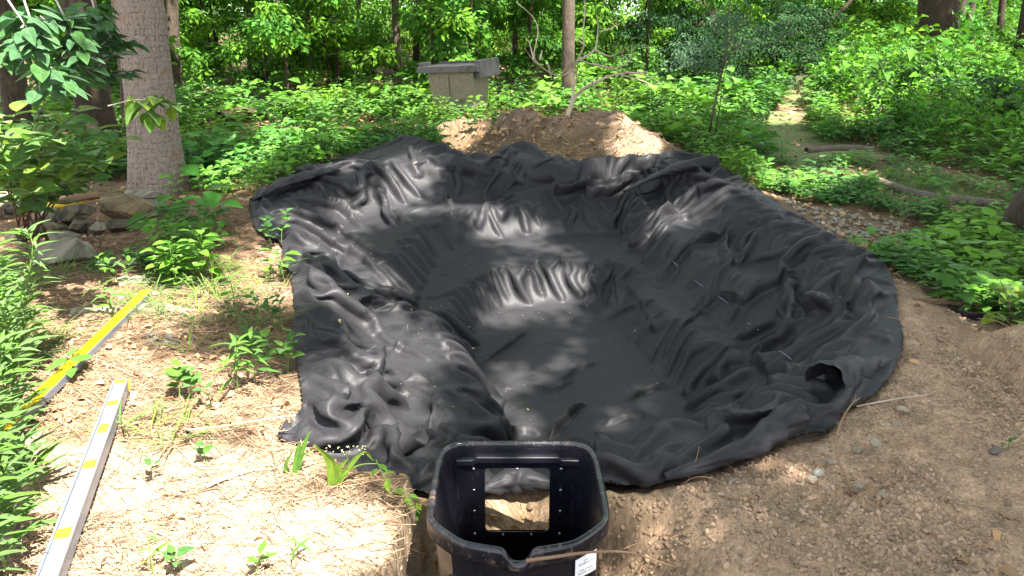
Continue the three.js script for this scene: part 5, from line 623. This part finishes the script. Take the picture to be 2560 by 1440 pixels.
{ // tilted bin on its stand: upside-down plastic filter tub
  const p = P(1155, 285, .1); p.y = ground(p.x, p.z) - .05; const dep = -p.z, s = dep / F, T = thing('plastic_tub', 'dusty upturned black plastic tub leaning in the undergrowth', 'tub', p); T.rotation.set(.02, -.42, .06);
  const box = (w0, w1, h0, h1, d0, d1, m, name, n = 14) => { const g = new RoundedBoxGeometry(1, 1, 1, 4, .03); const q = g.attributes.position; for (let i = 0; i < q.count; i++) { const t = q.getY(i) + .5, y = lerp(h0, h1, t); q.setXYZ(i, q.getX(i) * lerp(w0, w1, t), y, q.getZ(i) * lerp(d0, d1, t)); } g.computeVertexNormals(); return mesh(name, g, m, T); };
  const k = s * .9; box(100 * k, 118 * k, 0, 45 * k, 70 * k, 80 * k, M.dustyPlastic, 'lower_body'); box(122 * k, 140 * k, 40 * k, 140 * k, 84 * k, 96 * k, M.dustyPlastic, 'body'); const rimM = new THREE.MeshStandardMaterial({ color: lin(.03, .03, .034), map: soilMap, roughness: .65 });
  box(186 * k, 184 * k, 138 * k, 154 * k, 126 * k, 124 * k, rimM, 'flange'); const fr = box(170 * k, 176 * k, 152 * k, 160 * k, 10 * k, 10 * k, rimM, 'rim_wall'); fr.position.z = -54 * k; for (const sx of [-1, 1]) { const e = box(16 * k, 16 * k, (sx > 0 ? 122 : 148) * k, (sx > 0 ? 166 : 164) * k, sx > 0 ? 118 * k : 40 * k, sx > 0 ? 112 * k : 40 * k, rimM, 'rim_wall'); e.position.x = sx * (sx > 0 ? 88 : 80) * k; e.position.z = sx > 0 ? 0 : 36 * k; }
  const lip = mesh('seam', new THREE.BoxGeometry(1.5 * k, 84 * k, 1.2 * k), rimM, T); lip.position.set(-4 * k, 86 * k, 49 * k);
}
{ // brown rusted sheet or stump at the right edge
  const p = P(2556, 600, 0), m = new THREE.MeshStandardMaterial({ color: lin(.06, .042, .03), map: soilMap, bumpMap: stoneBump, bumpScale: .02, roughness: .95 }); const g = rock(412, .15, .36, .14, 5, 4); const o = mesh('boulder', g, m, scene); o.position.copy(p).add(V(.02, .17, -.05)); o.rotation.set(.1, .3, -.3); tag(o, 'brown weathered boulder cut by the right edge of the picture', 'boulder');
}
{ // board and dark pot beside the liner at right
  const a = G(2290, 752), b = P(2400, 770, .03), T = thing('wooden_board', 'split grey weathered board half buried right of the liner', 'board', a.clone().lerp(b, .5).add(V(0, .02, 0))); T.rotation.set(.12, -.18, .03); const g = new RoundedBoxGeometry(.3, .022, .09, 4, .008), q = g.attributes.position; for (let i = 0; i < q.count; i++) { const x = q.getX(i); q.setZ(i, q.getZ(i) * (1 - .7 * sst(0, .15, Math.abs(x) - .02)) + .012 * fbm(x * 20, 2, 3)); } g.computeVertexNormals(); mesh('plank', g, M.wood, T);
  const c = P(2430, 778, .03), K = thing('plant_pot', 'black pot half buried behind the board with soil in front', 'pot', c); mesh('wall', new THREE.LatheGeometry([[.1, -.1], [.13, .02], [.138, .035], [.128, .035], [.09, -.1]].map(v => new THREE.Vector2(...v)), 36), M.plastic, K);
}
{ // fallen dark logs at the edge of the wood
  const L = (a, b, r, l) => { const p = at(...a), q = at(...b); p.y = ground(p.x, p.z) + r * .8; q.y = ground(q.x, q.z) + r * .9; const T = thing('fallen_log', l, 'log', p.clone()); mesh('trunk', tube([V(0, 0, 0), q.clone().sub(p).multiplyScalar(.5).add(V(0, .05, 0)), q.clone().sub(p)], v => r * (1 - .3 * v), 12, 20, .25), M.barkDark, T); };
  L([470, 222, 16], [720, 185, 20], .07, 'thin dark log lying along the edge of the wood'); L([860, 190, 20], [1000, 190, 20], .06, 'thin log behind the slim straight trunk'); L([545, 265, 13], [660, 255, 13.4], .12, 'rotting dark log in the undergrowth right of the trunk');
}
{ // grit and scraps lying on the liner
  seed = 92; const m = [], c = [], g = leafG(1, .5, { seg: 2, stalk: 0 }); for (let k = 0; k < 2000 && m.length < 260; k++) { const x = rr(-1.6, 2), z = -rr(2.9, 7.5); if (sdPoly(P1, x, z) < .1) continue; const w = vn(x * 2.2 + 50, z * 2.2); if (rnd() > sst(.4, .8, w)) continue; m.push(mat4(V(x, LH(x, z) + .006, z), dirQ(V(rr(-1, 1), rr(-.1, .2), rr(-1, 1)), rr(-.4, .4)), rr(.004, .016))); const q = rr(.5, 1.2); c.push(lin(.4 * q, .32 * q, .18 * q)); }
  inst('grit', g, new THREE.MeshStandardMaterial({ roughness: 1, side: THREE.DoubleSide }), m, c, scene, 'tiny scraps of straw and soil scattered on the liner');
}
// debris on the liner
seed = 55; for (const [x, y, l, c] of [[1018, 620, 'orange dead leaf on the left wall of the liner', [.45, .16, .05]], [1045, 408, 'small tan leaf on the sunlit bulge of the liner', [.4, .28, .14]], [1187, 876, 'tiny pale scrap on the floor of the liner', [.6, .58, .4]], [2015, 1078, 'red seed husk on the near liner curl', [.5, .1, .03]], [848, 802, 'tan leaf fragment on the left shelf of the liner', [.4, .3, .15]], [2478, 998, 'orange oak leaf on the bare soil at the right', [.45, .25, .07]], [1320, 1030, 'yellow scrap on the near floor of the liner', [.4, .36, .15]]]) { const p = up(x, y, .012), o = mesh('dead_leaf', leafG(.035, .018, { seg: 4, fold: .3, droop: .4 }), new THREE.MeshStandardMaterial({ color: lin(...c), roughness: .9, side: THREE.DoubleSide }), scene); o.position.copy(p); o.rotation.y = rr(0, 6); tag(o, l, 'dead leaf'); }
renderer.render(scene, camera);
